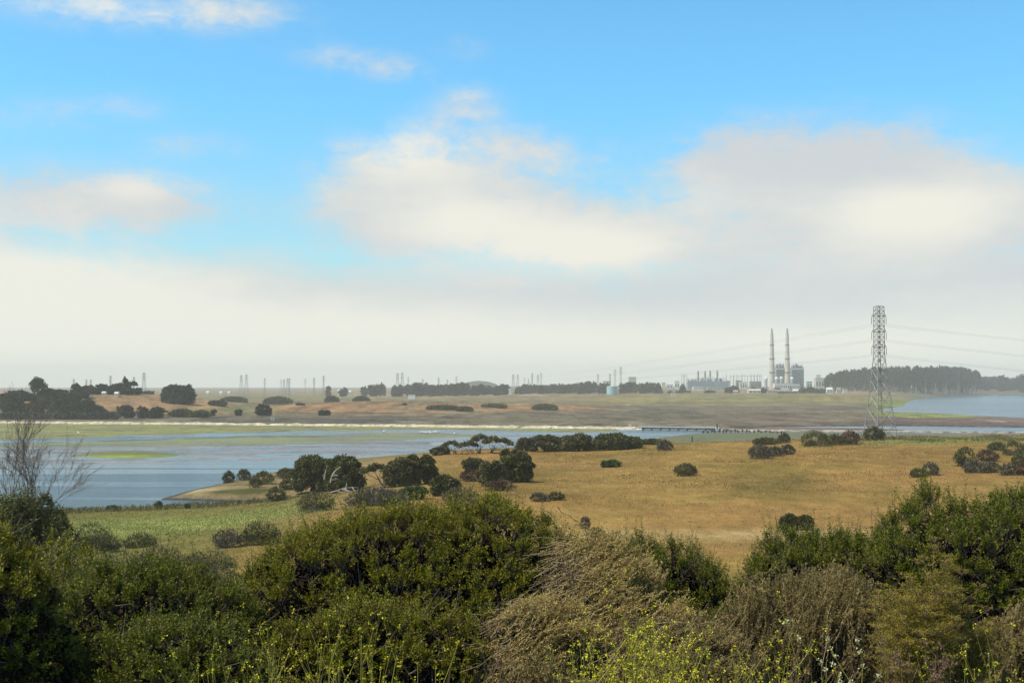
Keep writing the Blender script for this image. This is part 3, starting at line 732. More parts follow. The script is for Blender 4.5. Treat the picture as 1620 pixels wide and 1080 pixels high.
plant(812, 710, 762, 62, 'oak', 'tall dark oak with a peaked crown on the brown slope', group=OK)
plant(778, 726, 770, 44, 'oliveoak', 'greyish green oak leaning against the left of the peaked dark oak', group=OK)
plant(790, 757, 776, 44, 'scrub_r', 'reddish brown scrub at the foot of the peaked dark oak', 'bush')
CR = 'oaks along the crest of the brown hill'
plant(697, 706, 720, 30, 'oliveoak', 'small oak mound at the left end of the crest row', group=CR)
plant(714, 697, 719, 34, 'umbrella', 'wind bent oak with slanting trunk at the left of the crest row', group=CR)
plant(740, 698, 718, 36, 'umbrella', 'thin open oak with bare stems right of the wind bent oak', group=CR)
plant(760, 685, 717, 40, 'umbrella', 'highest umbrella shaped oak in the crest row', group=CR)
plant(788, 689, 717, 52, 'umbrella', 'wide flat topped oak beside the highest umbrella oak', group=CR)
plant(834, 692, 714, 32, 'oliveoak', 'oak just right of the peaked dark oak on the crest', group=CR)
plant(866, 686, 714, 56, 'oliveoak', 'wide low oak in the middle of the crest row', group=CR)
plant(914, 686, 713, 58, 'oliveoak', 'paler rounded oak at the left of the darkest crest oak', group=CR)
plant(968, 683, 712, 56, 'oak', 'darkest and roundest oak of the crest row', group=CR)
plant(998, 690, 709, 40, 'oak', 'dark oak sloping down at the right of the darkest crest oak', group=CR)
plant(1032, 694, 703, 32, 'oak', 'low dark mound at the right end of the crest row', group=CR)
HS = 'shrubs scattered over the brown hill'
for a in [(1052, 696, 713, 26, 'scrub', 'grey twiggy shrub at the hill edge below the bridge pilings'),
          (1085, 732, 753, 38, 'shrub', 'dark compact shrub alone in the middle of the brown slope'),
          (966, 728, 739, 32, 'green', 'flat bright green shrub on the brown slope'),
          (853, 780, 793, 28, 'scrub', 'pale grey half of the shrub pair low on the brown slope'),
          (880, 779, 791, 28, 'shrub', 'green half of the shrub pair low on the brown slope'),
          (1203, 702, 726, 38, 'scrub', 'tallest grey shrub of the cluster left of the steel pylon'),
          (1226, 706, 722, 26, 'scrub', 'middle grey shrub of the cluster left of the steel pylon'),
          (1246, 703, 719, 24, 'scrub', 'dark grey shrub at the right end of the cluster left of the pylon'),
          (1213, 693, 703, 44, 'shrub', 'low green scrub behind the grey cluster on the crest'),
          (1240, 686, 701, 20, 'shrub', 'small upright dark shrub standing on the crest line'),
          (1290, 681, 706, 46, 'scrub_y', 'pale stemmed olive shrub on the crest left of the pylon'),
          (1322, 687, 704, 34, 'shrub', 'green brown shrub between the pale stemmed shrub and the pylon'),
          (1345, 681, 703, 30, 'scrub_r', 'brown twiggy shrub at the left leg of the pylon'),
          (1383, 674, 697, 34, 'shrub', 'rounded dark shrub growing inside the pylon legs'),
          (1453, 741, 755, 26, 'darkshrub', 'dark shrub half of a small pair right below the pylon'),
          (1472, 730, 752, 26, 'scrub', 'grey twiggy half of a small pair right below the pylon'),
          (1527, 705, 737, 34, 'darkshrub', 'large round dark green shrub right of the pylon'),
          (1540, 728, 748, 34, 'scrub', 'grey green scrub under the large round shrub'),
          (1567, 730, 748, 34, 'scrub', 'low grey scrub in the row right of the round shrub'),
          (1598, 733, 752, 34, 'scrub', 'grey brown scrub further right in the low row'),
          (1622, 728, 752, 34, 'scrub_r', 'brownish scrub cut by the right edge of the photo'),
          (1562, 711, 730, 36, 'scrub_r', 'rusty olive scrub above the low grey row'),
          (1577, 699, 713, 26, 'darkshrub', 'small dark shrub near the top of the slope at right'),
          (1604, 697, 720, 40, 'scrub_y', 'olive green shrub near the top of the slope at right'),
          (1616, 718, 736, 30, 'darkshrub', 'dark grey shrub under the olive shrub at right'),
          (1248, 811, 838, 28, 'oliveoak', 'taller of two round topped shrubs behind the green foreground brush'),
          (1273, 813, 838, 26, 'oliveoak', 'smaller of two round topped shrubs behind the green foreground brush'),
          (926, 817, 836, 16, 'scrub', 'thin grey twiggy shrub right behind the big green bush'),
          (944, 833, 862, 34, 'shrub', 'dull green shrub behind the straw coloured swept brush')]:
    plant(*a, 'bush', HS)
plant(437, 769, 793, 30, 'darkshrub', 'small dark bush beside the thin wooden pole', 'bush')
for a in [(362, 745, 764, 18, 'darkshrub', 'dark little bush at the tip of the spit grass'),
          (386, 742, 760, 22, 'scrub_y', 'pale green bush near the shore of the spit'),
          (417, 745, 766, 34, 'scrub_y', 'yellow green scrub in the middle of the spit'),
          (455, 741, 756, 34, 'shrub', 'dark scrub at the water left of the big oak'),
          (455, 757, 775, 26, 'shrub', 'dark scrub touching the left flank of the big oak'),
          (405, 755, 771, 22, 'scrub_y', 'small olive scrub on the dry spit grass'),
          (178, 801, 808, 18, 'darkshrub', 'low dark bush on the near shore left of centre'),
          (251, 793, 804, 12, 'darkshrub', 'small upright dark bush at the near waterline'),
          (297, 798, 804, 8, 'darkshrub', 'tiny dark bush at the near waterline')]:
    plant(*a, 'bush', 'bushes around the spit and the near shore')
for a in [(412, 822, 862, 66, 'darkshrub', 'dark rounded bush at the right end of the pale green meadow', None),
          (360, 836, 866, 52, 'scrub', 'brownish grey bush left of the dark rounded meadow bush', None),
          (222, 843, 866, 52, 'darkshrub', 'small round dark bush alone on the meadow', None),
          (143, 826, 868, 66, 'darkshrub', 'dark bush at the foot of the left oak', None),
          (170, 846, 874, 40, 'shrub', 'lower bush sloping off the foot of the left oak', None),
          (60, 832, 880, 44, 'scrub_r', 'greyish brown shrub in front of the left oak', 70)]:
    plant(*a[:6], 'bush', 'bushes round the green meadow', d=a[6])
for a in [(330, 868, 900, 90, 'scrub_y', 'olive scrub in front of the meadow, left of the big bush', None),
          (255, 862, 900, 80, 'scrub_r', 'rusty brown scrub below the meadow', None),
          (300, 880, 920, 80, 'shrub', 'dark green scrub mound just behind the left foreground brush', None),
          (190, 866, 915, 90, 'scrub_y', 'yellowish scrub behind the left foreground brush', None),
          (350, 893, 930, 60, 'scrub', 'grey brown scrub against the left side of the big bush', None),
          (110, 872, 920, 90, 'shrub', 'dull green scrub behind the two little saplings', None),
          (590, 770, 800, 90, 'scrub', 'grey green scrub behind the top left of the big bush', None),
          (500, 775, 810, 60, 'scrub_y', 'yellow green weeds left of the big bush top', None),
          (730, 768, 800, 60, 'scrub_y', 'olive weeds behind the peak of the big bush', None),
          (620, 774, 800, 60, 'scrub', 'ashy scrub below the broad dark oak', None)]:
    plant(*a[:6], 'bush', 'scrub behind the foreground brush', d=a[6])
lo = plant(40, 769, 900, 150, 'oak', 'largest dark oak at left, in front of the bare tree', d=112)
plant(5, 785, 900, 90, 'oak', 'dark oak cut by the left edge of the photo', d=108)

# ---- bare trees and dead wood
def bare_tree(name, loc, H, lean, label, seed, mat, spread=.55, rad=.022, cat='tree', depth=4):
    r = np.random.default_rng(seed); mb = MB()
    tw = MB()
    def grow(p, dirv, L, rd, lev):
        n = 6; t = np.linspace(0, 1, n)[:, None]; rd = max(rd, .017)
        bend = r.normal(0, .12, 3) + np.array([0, 0, .10])
        P = p + dirv * L * t + bend * L * .8 * t * t
        (mb if lev < 2 else tw).tubes(P, rd * np.linspace(1, .55, n)[None], 5 if lev < 2 else 3)
        if lev >= depth: return
        for k in range(6 if lev < 2 else 4):
            i = r.integers(2, n) if k else n - 1
            nd = dirv + r.normal(0, spread, 3); nd[2] = abs(nd[2]) * .8 + .12; nd /= np.linalg.norm(nd)
            grow(P[i], nd, L * r.uniform(.45, .72), rd * (.48 if k else .58), lev + 1)
    for dv, f in lean:
        dv = np.array(dv, float); grow(np.zeros(3), dv / np.linalg.norm(dv), H * f, rad * H, 0)
    o = empty(name, loc, label, cat)
    mb.build('trunk', mat, o, smoothsh=True); tw.build('branches', mat, o)
    return o
g = stand(50, 124)
bare_tree('bare_tree', g, (pos_at(50, 672, 124)[2] - g[2]) * .76, [((-.10, 0, 1), .66), ((.10, .05, 1), .58)], 'fine branched leafless grey tree standing in front of the water at the left edge', 5, M['greybark'], .30, .0078, depth=4)
def dead_branch(name, px, py, pts, rad, label, d=None):
    g = ground_hit(px, py) if d is None else stand(px, d)
    s = g[1] / F; mb = MB()
    if d is not None: g = pos_at(px, py, d)
    for ps in pts:
        P = np.array([(x * s, dy, -y * s) for x, y, dy in ps])
        mb.tubes(P, np.linspace(rad, rad * .4, len(P))[None], 5)
    tag(mb.build(name, M['deadwood'], None, g, smoothsh=True), label, 'dead branch')
gb = ground_hit(545, 777)
dead_branch('dead_branch', 523, 760, [[(0, 3, 0), (1, -4, 0), (3, -10, 0), (9, -17, 0), (16, -22, 0)], [(1, -6, 0), (6, -9, 0), (12, -8, 0)], [(2, -1, 0), (8, -3, .4), (13, -1, .3)], [(-10, -3, 0), (-9, -10, 0), (-7, -18, 0)]], .20, 'bare white dead branches standing before the big dark oak', gb[1] - 8.0)
dead_branch('fallen_branch', 545, 779, [[(-22, 0, 0), (-12, -3, -.5), (0, -7, 0), (14, -8, 0), (22, -7, .5)], [(-14, -2, 0), (-4, -1, -1), (8, -3, -1)], [(0, -7, 0), (6, -3, -1), (10, 0, -1.4)], [(12, -8, 0), (17, -3, -.8), (20, 0, -1)], [(2, -7, 0), (3, -12, .4), (2, -16, .3)], [(-5, -5, 0), (4, -4, -1), (18, -1, -1)]], .14, 'fallen grey dead branches lying on the grass below the big oak')
g = ground_hit(447, 771)
mb = MB(); hgt = 30 * g[1] / F; mb.tubes([[(0, 0, -.3), (.02, 0, hgt * .5), (0.05, 0, hgt)]], .10, 6); mb.box(-.5, -.06, hgt * .93, .5, .06, hgt * .96)
tag(mb.build('wooden_pole', M['bark'], None, g), 'thin dark wooden pole beside the left flank of the big oak', 'pole')

# ---- the wooded knoll at the left and the single trees beyond the levee
KN = 'trees on the left knoll'
for px, top, w, d, kind, lab in [
    (4, 622, 36, 1300, 'far', 'dark tree cut by the left edge on the knoll'),
    (30, 617, 40, 1310, 'far', 'dark ragged crown just left of the tall knoll tree'),
    (60, 597, 26, 1320, 'tallfar', 'tallest tree on the left knoll with an airy crown'),
    (48, 622, 40, 1290, 'far', 'dark tree under the tallest knoll tree'),
    (76, 613, 26, 1330, 'far', 'dark tree right beside the tallest knoll tree'),
    (92, 615, 40, 1330, 'far', 'broad tree in the middle of the left knoll'),
    (112, 619, 36, 1310, 'far', 'brownish dark tree right of the middle of the knoll'),
    (70, 630, 36, 1255, 'far', 'low dark tree at the front foot of the knoll'),
    (40, 638, 44, 1225, 'far', 'low green bush mass at the front foot of the knoll'),
    (10, 637, 40, 1235, 'far', 'low dark bush mass at the front left of the knoll'),
    (20, 628, 34, 1270, 'far', 'dark tree second from the left edge, lower than its neighbours'),
    (85, 626, 36, 1280, 'far', 'dark tree in front of the broad middle knoll tree'),
    (104, 632, 34, 1250, 'far', 'low tree right of the knoll foot'),
    (132, 629, 36, 1225, 'far', 'dark tree at the right end of the knoll front'),
    (128, 612, 26, 1340, 'far', 'dark tree on the skyline left of the pale farm roofs'),
    (152, 640, 34, 1190, 'far', 'dark shrubby tree at the right foot of the knoll by the levee'),
    (121, 607, 18, 1400, 'far', 'narrow dark tree on the skyline under a pylon'),
    (141, 609, 26, 1420, 'far', 'dark tree on the skyline between the farm roofs'),
    (163, 607, 30, 1440, 'far', 'flat topped dark cypress on the ridge'),
    (153, 613, 24, 1430, 'far', 'lower dark tree beside the flat topped cypress'),
    (180, 608, 24, 1445, 'far', 'dark rounded tree left of the pointed cypress'),
    (198, 596, 20, 1450, 'conifer', 'pointed dark cypress, highest on the ridge'),
    (207, 602, 34, 1455, 'far', 'broad dark cypress right of the pointed one'),
    (193, 606, 26, 1440, 'far', 'dark cypress in front of the pointed one'),
    (22, 640, 34, 1190, 'far', 'dark low tree at the bottom left of the knoll thicket'),
    (58, 637, 36, 1195, 'far', 'dark low tree at the bottom of the knoll under the tallest tree'),
    (95, 639, 36, 1190, 'far', 'dark low tree at the bottom middle of the knoll thicket'),
    (118, 641, 30, 1185, 'far', 'dark low tree at the bottom right of the knoll thicket'),
    (233, 618, 24, 1560, 'far', 'small round tree right of the cypress group'),
    (198, 640, 28, 1150, 'far', 'dark round tree behind the levee, leftmost of three'),
    (226, 642, 18, 1150, 'far', 'narrow dark tree behind the levee, middle of three'),
    (250, 644, 34, 1150, 'far', 'wide dark tree behind the levee, rightmost of three')]:
    plant(px, top, 0, w, kind, lab, 'tree', KN, d=d)
SG = 'single trees and bushes on the plain'
for px, top, w, d, kind, lab, cat in [
    (272, 608, 30, 1400, 'tallfar', 'left half of the big rounded eucalyptus clump on the plain', 'tree'),
    (292, 607, 30, 1400, 'tallfar', 'right half of the big rounded eucalyptus clump on the plain', 'tree'),
    (282, 606, 34, 1400, 'far', 'front tree of the big rounded eucalyptus clump on the plain', 'tree'),
    (300, 612, 22, 1400, 'far', 'smaller tree at the right side of the eucalyptus clump', 'tree'),
    (263, 613, 16, 1400, 'far', 'smaller tree at the left side of the eucalyptus clump', 'tree'),
    (345, 633, 28, 1420, 'far', 'low spreading dark tree on the green field', 'tree'),
    (418, 637, 24, 1240, 'far', 'pointed dark tree alone on the marsh edge', 'tree'),
    (509, 648, 10, 1240, 'far', 'left of two small round bushes on the orange bank', 'bush'),
    (518, 648, 9, 1240, 'far', 'right of two small round bushes on the orange bank', 'bush'),
    (475, 638, 13, 1500, 'far', 'small dark bush on the green field right of the pointed tree', 'bush'),
    (288, 648, 40, 1180, 'shrub', 'low dark scrub strip right of the three levee trees', 'bush'),
    (318, 650, 30, 1170, 'shrub', 'low scrub at the end of the strip right of the levee trees', 'bush'),
    (338, 647, 10, 1230, 'far', 'tiny bush below the low spreading tree', 'bush'),
    (378, 647, 10, 1240, 'far', 'tiny bush between the low spreading tree and the pointed tree', 'bush'),
    (440, 629, 44, 1900, 'shrub', 'low dark scrub belt on the plain left of the orange bank', 'bush'),
    (370, 629, 44, 1900, 'shrub', 'low dark scrub belt right of the eucalyptus clump', 'bush'),
    (525, 628, 22, 1950, 'shrub', 'low scrub above the orange bank', 'bush'),
    (572, 628, 26, 1980, 'shrub', 'low olive scrub above the middle of the orange bank', 'bush'),
    (700, 643, 50, 1420, 'shrub', 'olive scrub on the right part of the orange bank', 'bush'),
    (735, 645, 26, 1400, 'shrub', 'dark scrub at the end of the orange bank', 'bush'),
    (782, 641, 40, 1500, 'scrub_y', 'green domed scrub between the orange banks', 'bush'),
    (862, 641, 40, 1500, 'shrub', 'brown grey scrub at the right orange bank', 'bush'),
    (640, 639, 6, 1480, 'far', 'tiny upright bush on the crest of the orange bank', 'bush')]:
    plant(px, top, 0, w, kind, lab, cat, SG, d=d)
for i, (px, w) in enumerate([(18, 40), (52, 36), (85, 40), (120, 36), (150, 30), (-8, 30), (175, 30)]):
    plant(px, 653 + (i % 3), 0, w, 'scrub', ['grey marsh scrub behind the levee, second from the left edge', 'grey marsh scrub behind the levee, third from the left edge', 'grey marsh scrub behind the levee under the knoll middle', 'grey marsh scrub behind the levee below the orange bank of the knoll', 'grey marsh scrub behind the levee at the right knoll foot', 'grey marsh scrub behind the levee at the very left edge', 'grey marsh scrub behind the levee left of the three dark trees'][i], 'bush', 'marsh scrub behind the levee', d=1110)
# ------------------------------------------------------------------ foreground brush
def surface(r, curve, d, ry, n, tmin=-.15, tmax=math.pi * .95, back=.55, shoot=0.0):
    """points and outward normals on the lumpy hull of a bush whose outline (photo pixels) is given at distance d"""
    cx = np.array([p[0] for p in curve], float); cyy = np.array([p[1] for p in curve], float)
    px = r.uniform(cx[0], cx[-1], n); ph = r.uniform(tmin, tmax, n)
    keep = (ph < math.pi * .55) | (r.random(n) < back)
    px, ph = px[keep], ph[keep]
    top = np.interp(px, cx, cyy)
    x = (px - 810) / F * d
    zt = CZ + (HOR - top) / F * d - shoot
    zb = height(x, np.full_like(x, d)) - .05
    h = np.maximum(zt - zb, .15)
    u = (px - cx[0]) / (cx[-1] - cx[0]) * 2 - 1
    rr = ry * np.sqrt(np.clip(1 - u * u * .8, .1, 1))
    lump = 1 + .19 * fbm(x * 2.2, ph * 2.4, 211, 3)
    y = d - np.cos(ph) * rr * lump
    z = zb + h * np.sin(np.clip(ph, .02, math.pi)) ** .75 * lump
    nx = u * .6; ny = -np.cos(ph); nz = np.sin(np.maximum(ph, 0)) * .9 + .1
    N = np.stack([nx, ny, nz], 1); N /= np.linalg.norm(N, axis=1, keepdims=True)
    return np.stack([x, y, z], 1), N, (z - zb) / h, zb

def thin_out(P, dist):
    """dart throwing on a grid"""
    keep = []; grid = {}
    for i, p in enumerate(P):
        k = tuple((p / dist).astype(int)); ok = True
        for a in (-1, 0, 1):
            for b in (-1, 0, 1):
                for c in (-1, 0, 1):
                    for j in grid.get((k[0] + a, k[1] + b, k[2] + c), ()):
                        if ((P[j] - p) ** 2).sum() < dist * dist: ok = False; break
        if ok: grid.setdefault(k, []).append(i); keep.append(i)
    return np.array(keep)

def unit(v): return v / (np.linalg.norm(v, axis=-1, keepdims=True) + 1e-9)

def coyote(label, curve, d, ry, seed, mat='brush', space=.20, bare=.45, dens=1.0, leaf=.024, name='coyote_bush', up=.55, spires=0.06, group='green coyote brush in the foreground'):
    r = np.random.default_rng(seed)
    cx = (curve[0][0] + curve[-1][0]) / 2; x0 = (cx - 810) / F * d
    loc = np.array([x0, d, ht(x0, d)])
    P, N, t, zb = surface(r, curve, d, ry, 9000, shoot=.15 if 11 == seed else .085)
    i = thin_out(P, space); P, N, t, zb = P[i], N[i], t[i], zb[i]
    keep = r.random(len(P)) < np.where(t > .62, 1.0, 1.0) * smooth(bare - .35, bare + .2, t + .22 * fbm(P[:, 0] * 1.7, P[:, 2] * 1.7, seed, 2)) * .95 + .05
    Pc, Nc, tc = P[keep], N[keep], t[keep]
    nC = len(Pc)
    fol, tw = MB(), MB()
    # shoots of every leaf mass
    ns = int(30 * dens)
    size = r.uniform(.8, 1.35, nC)
    base = np.repeat(Pc - Nc * .12, ns, 0); nn = np.repeat(Nc, ns, 0); sz = np.repeat(size, ns)
    D = unit(nn * .75 + np.array([0, 0, up]) + r.normal(0, .55, base.shape))
    L = r.uniform(.10, .20, len(base)) * sz
    sp = r.random(len(base)) < spires * np.repeat(smooth(.6, .9, tc), ns)
    D[sp] = unit(np.array([0, 0, 1.]) + r.normal(0, .16, (sp.sum(), 3))); L[sp] *= r.uniform(1.3, 2.0, sp.sum())
    base = base + r.normal(0, .028, base.shape) * sz[:, None]
    nl = 30
    k = r.uniform(.28, 1.0, (len(base), nl)) ** .75
    B = base[:, None] + D[:, None] * (L[:, None] * k)[..., None]
    rad = unit(r.normal(size=B.shape))
    rad -= (rad * D[:, None]).sum(-1, keepdims=True) * D[:, None]
    ld = unit(rad) * .8 + D[:, None] * r.uniform(.3, 1.0, k.shape)[..., None]
    B = B + unit(rad) * .006
    sz2 = leaf * r.uniform(.6, 1.3, k.shape) * (1.15 - .45 * k)
    B, ld, sz2 = B.reshape(-1, 3), ld.reshape(-1, 3), sz2.ravel()
    B -= loc
    fol.leaves(B, ld, sz2, sz2 * r.uniform(.42, .62, len(sz2)), r)
    # twigs: every shoot axis, plus dead twigs inside and the bare flanks
    tw.tubes(np.stack([base - D * .03, base + D * L[:, None] * .9], 1) - loc, np.array([[.0028, .0012]]), 3)
    foot = loc + np.stack([(P[:, 0] - x0) * r.uniform(.25, .6, len(P)), (P[:, 1] - d) * .3 + r.normal(0, .1, len(P)), zb - loc[2] - .05], 1)
    foot[:, 2] = height(foot[:, 0], foot[:, 1]) - .05
    tt = np.linspace(0, 1, 7)[None, :, None]
    mid = foot * .45 + P * .55 + np.stack([r.normal(0, .12, len(P)), r.normal(0, .12, len(P)), r.uniform(-.2, .1, len(P))], 1)
    S = (1 - tt) ** 2 * foot[:, None] + 2 * tt * (1 - tt) * mid[:, None] + tt * tt * (P - N * .1)[:, None]
    S[:, 1:-1] += r.normal(0, .015, S[:, 1:-1].shape)
    tw.tubes(S - loc, np.linspace(.016, .004, 7)[None] * r.uniform(.5, 1.1, (len(P), 1)), 4)
    nt_ = len(P) * 9
    j = r.integers(0, len(P), nt_); q = r.integers(2, 7, nt_)
    b = S[j, q]; dv = unit(N[j] * .7 + np.array([0, 0, .35]) + r.normal(0, .6, (nt_, 3))); ln = r.uniform(.12, .38, nt_)
    bend = r.normal(0, .12, (nt_, 3))
    T3 = np.stack([b, b + dv * ln[:, None] * .5 + bend * .15, b + dv * ln[:, None] + bend * .4], 1)
    tw.tubes(T3 - loc, np.array([[.004, .0028, .0012]]), 3)
    # dark leaves packed inside as painted shade between the branches
    ni = int(len(P) * 190); j = r.integers(0, len(P), ni); s_ = (r.uniform(.02, 1, ni) ** .5 * .84)[:, None]
    core = np.stack([P[j, 0], np.full(ni, d), zb[j]], 1)
    I = core + (P[j] - core) * s_ + r.normal(0, .05, (ni, 3)) - loc
    lit = MB(); lit.leaves(I, r.normal(0, 1, (ni, 3)), .065 * r.uniform(.6, 1.4, ni), .045, r)
    o = empty(name, loc, label, 'bush', group)
    fol.build('foliage', M[mat], o); tw.build('branches', M['twig'], o); lit.build('shade_leaves', M['shade_core'], o)
    return o

coyote('largest rounded green brush in the foreground centre, dense leafy dome', [(352, 960), (368, 925), (388, 885), (418, 850), (450, 822), (500, 802), (560, 790), (620, 787), (680, 792), (720, 788), (760, 790), (788, 778), (800, 798), (850, 802), (880, 814), (910, 836), (932, 862), (946, 915)], 13, 1.25, 11, bare=.42)
coyote('rounded green brush at lower left between the dark edge bush and the big dome', [(75, 975), (110, 915), (160, 886), (220, 876), (270, 876), (310, 892), (345, 895), (395, 925), (420, 980)], 10.8, 1.0, 12, 'brush_dk', bare=.30)
coyote('low green brush in front at lower left, brown twigs showing through', [(90, 1080), (150, 1010), (220, 968), (300, 958), (350, 985), (400, 1010), (440, 1075)], 9.0, .7, 13, 'brush_dk', bare=.40)
coyote('tall dark brush against the left edge of the photo, bare dark flank below', [(-150, 840), (-60, 822), (0, 832), (30, 846), (55, 876), (75, 935), (95, 1010)], 8.6, .9, 14, 'brush', bare=.55)
coyote('low leafy brush below the middle of the big green dome', [(380, 1030), (430, 975), (500, 960), (560, 945), (620, 950), (700, 962), (780, 958), (830, 985), (850, 1040)], 10.6, .7, 15, 'brush', bare=.38)
coyote('upright green brush right of the straw coloured swept brush', [(940, 905), (965, 872), (1000, 852), (1030, 862), (1060, 866), (1092, 876), (1130, 884), (1165, 905), (1180, 940)], 14.2, .8, 16, 'brush_dk', bare=.55, up=.9, spires=.14)
coyote('green brush with upright spires between the low brush and the tall right brush', [(1165, 925), (1185, 885), (1215, 855), (1250, 845), (1295, 832), (1330, 838), (1365, 834), (1400, 846), (1425, 880)], 13.6, .8, 17, 'brush_dk', bare=.5, up=.9, spires=.16)
coyote('tall broad green brush at the right edge, dark bare trunks beneath', [(1378, 870), (1396, 828), (1430, 797), (1480, 782), (1540, 772), (1600, 765), (1680, 766), (1760, 795), (1800, 850)], 12.4, 1.3, 18, 'brush_dk', bare=.50)
coyote('small green brush low under the upright brush, beside the grey twigs', [(1105, 990), (1125, 955), (1150, 945), (1175, 960), (1195, 1000)], 12.6, .3, 19, 'brush_dk', bare=.3, spires=.1)

def sapling(label, px, top, d, seed, w=36):
    r = np.random.default_rng(seed); g = stand(px, d); H = pos_at(px, top, d)[2] - g[2]
    tw, fo = MB(), MB(); W = w / F * d
    nst = 3
    for s in range(nst):
        t = np.linspace(0, 1, 9)[:, None]; e = np.array([r.uniform(-.3, .3) * W, r.uniform(-.2, .2), H * r.uniform(.8, .98)])
        P = t * e + np.sin(t * 5 + r.uniform(0, 6)) * np.array([.02, .02, 0]); tw.tubes(P, np.linspace(.012, .003, 9)[None], 5)
        for c in range(24):
            q = P[r.integers(4, 9)]; dv = unit(np.array([r.normal(0, .8), r.normal(0, .8), .6])); ln = r.uniform(.08, .26)
            tw.tubes(np.stack([q, q + dv * ln])[None], np.array([[.003, .0012]]), 3)
            n = 34; k = r.uniform(.3, 1.05, n)[:, None]
            fo.leaves(q + dv * ln * k + r.normal(0, .012, (n, 3)), dv + r.normal(0, .8, (n, 3)), .028 * r.uniform(.6, 1.2, n), .013, r)
    o = empty('sapling', g, label, 'bush', 'little leafy saplings at the left')
    fo.build('foliage', M['brush'], o); tw.build('stem', M['twig'], o)
sapling('thin stemmed little sapling with a loose leafy top, left one of a pair', 82, 846, 11.6, 31, 40)
sapling('thin little sapling with pale yellow green leaves, right one of a pair', 112, 858, 11.9, 32, 44)
sapling('small leafy sapling right of the thin stemmed pair', 140, 872, 12.2, 33, 40)

# ------------------------------------------------------------------ sagebrush: swept feathery plumes
def sage(label, curve, d, ry, seed, wind, mat='sage', n=1500, L=(.35, .7), leafy=1.0, name='sagebrush', curl=.35, jit=.36, low=.1):
    r = np.random.default_rng(seed)
    cx = (curve[0][0] + curve[-1][0]) / 2; x0 = (cx - 810) / F * d
    loc = np.array([x0, d, ht(x0, d)])
    P, N, t, zb = surface(r, curve, d, ry, int(n * 1.5), tmin=.05, tmax=math.pi * .8)
    k = fbm(P[:, 0] * 3.1, P[:, 2] * 4.2 + P[:, 1], seed + 7, 2) + .5 * (t - .6) > -.16
    P, N, t, zb = P[k], N[k], t[k], zb[k]; n = len(P)
    m3 = max(8, n // 3); P, N, t, zb = (np.repeat(q[:m3], 4, 0) for q in (P, N, t, zb)); n = len(P)
    P = P - N * np.repeat(r.uniform(0, .22, m3), 4)[:, None] + r.normal(0, .045, P.shape)
    wv = np.asarray(wind, float)
    D = unit(wv + N * .35 + r.normal(0, jit, (n, 3)) + .35 * np.stack([fbm(P[:, 0] * 2.5, P[:, 2] * 2.5, seed), 0 * zb, fbm(P[:, 0] * 2.5 + 9, P[:, 2] * 2.5, seed + 3)], 1))
    ln = r.uniform(*L, n) * .8
    s = np.linspace(-1, 0, 7)[None, :, None]
    up = np.array([wv[0] * .3, 0, 1.0]) * curl
    Q = P[:, None] + D[:, None] * s * ln[:, None, None] + up * (s * s) * -.0 + up * ((1 + s) ** 2) * .18 * ln[:, None, None]
    Q += r.normal(0, .008, Q.shape)
    fo, tw = MB(), MB()
    tw.tubes(Q - loc, np.linspace(.0028, .0010, 7)[None] * r.uniform(.6, 1.3, (n, 1)), 3)
    nl = int(62 * leafy)
    k = 6 * r.uniform(.22, 1, (n, nl)) ** .7
    i0 = np.minimum(k.astype(int), 5); fr = (k - i0)[..., None]
    rows = np.arange(n)[:, None]
    B = Q[rows, i0] * (1 - fr) + Q[rows, i0 + 1] * fr
    T = unit(Q[rows, i0 + 1] - Q[rows, i0])
    ld = T * r.uniform(.5, 1.3, k.shape)[..., None] + r.normal(0, .45, B.shape)
    sl = .023 * r.uniform(.6, 1.4, k.shape)
    fo.leaves((B - loc).reshape(-1, 3), ld.reshape(-1, 3), sl.ravel(), .0078, r)
    # old brown wood inside
    m = int(n * .5); j = r.integers(0, n, m)
    foot = np.stack([x0 + (P[j, 0] - x0) * .6 - wv[0] * .3 + r.normal(0, .1, m), d + (P[j, 1] - d) * .4, np.zeros(m)], 1)
    foot[:, 2] = height(foot[:, 0], foot[:, 1]) - .03
    tt = np.linspace(0, 1, 6)[None, :, None]; e = Q[j, 1]
    mid = foot * .5 + e * .5 + r.normal(0, .1, (m, 3)) - np.array([0, 0, .1])
    S = (1 - tt) ** 2 * foot[:, None] + 2 * tt * (1 - tt) * mid[:, None] + tt * tt * e[:, None]
    old = MB(); old.tubes(S - loc, np.linspace(.009, .003, 6)[None] * r.uniform(.5, 1.2, (m, 1)), 4)
    m2 = m * 5; jj = r.integers(0, m, m2); b = S[jj, r.integers(1, 6, m2)]
    dv = unit(wv * .6 + r.normal(0, .7, (m2, 3)))
    old.tubes(np.stack([b, b + dv * r.uniform(.1, .35, m2)[:, None]], 1) - loc, np.array([[.0035, .0012]]), 3)
    o = empty(name, loc, label, 'bush', 'feathery brown sagebrush in the foreground')
    fo.build('foliage', M[mat], o); tw.build('stems', M['sage_st'], o); old.build('branches', M['twig_dk'], o)
sage('straw coloured feathery brush swept to the right beside the big green dome', [(890, 935), (910, 885), (945, 858), (985, 858), (1015, 880), (1050, 915), (1090, 960), (1125, 1005), (1140, 1050)], 11.8, .8, 41, (.85, -.1, .42), n=2300, L=(.4, .8))
sage('lower straw coloured feathery brush leaning right, under the big green dome', [(770, 1025), (800, 985), (835, 955), (870, 938), (905, 945), (940, 975), (970, 1020)], 10.4, .55, 42, (.85, -.15, .40), n=1200, L=(.3, .6))
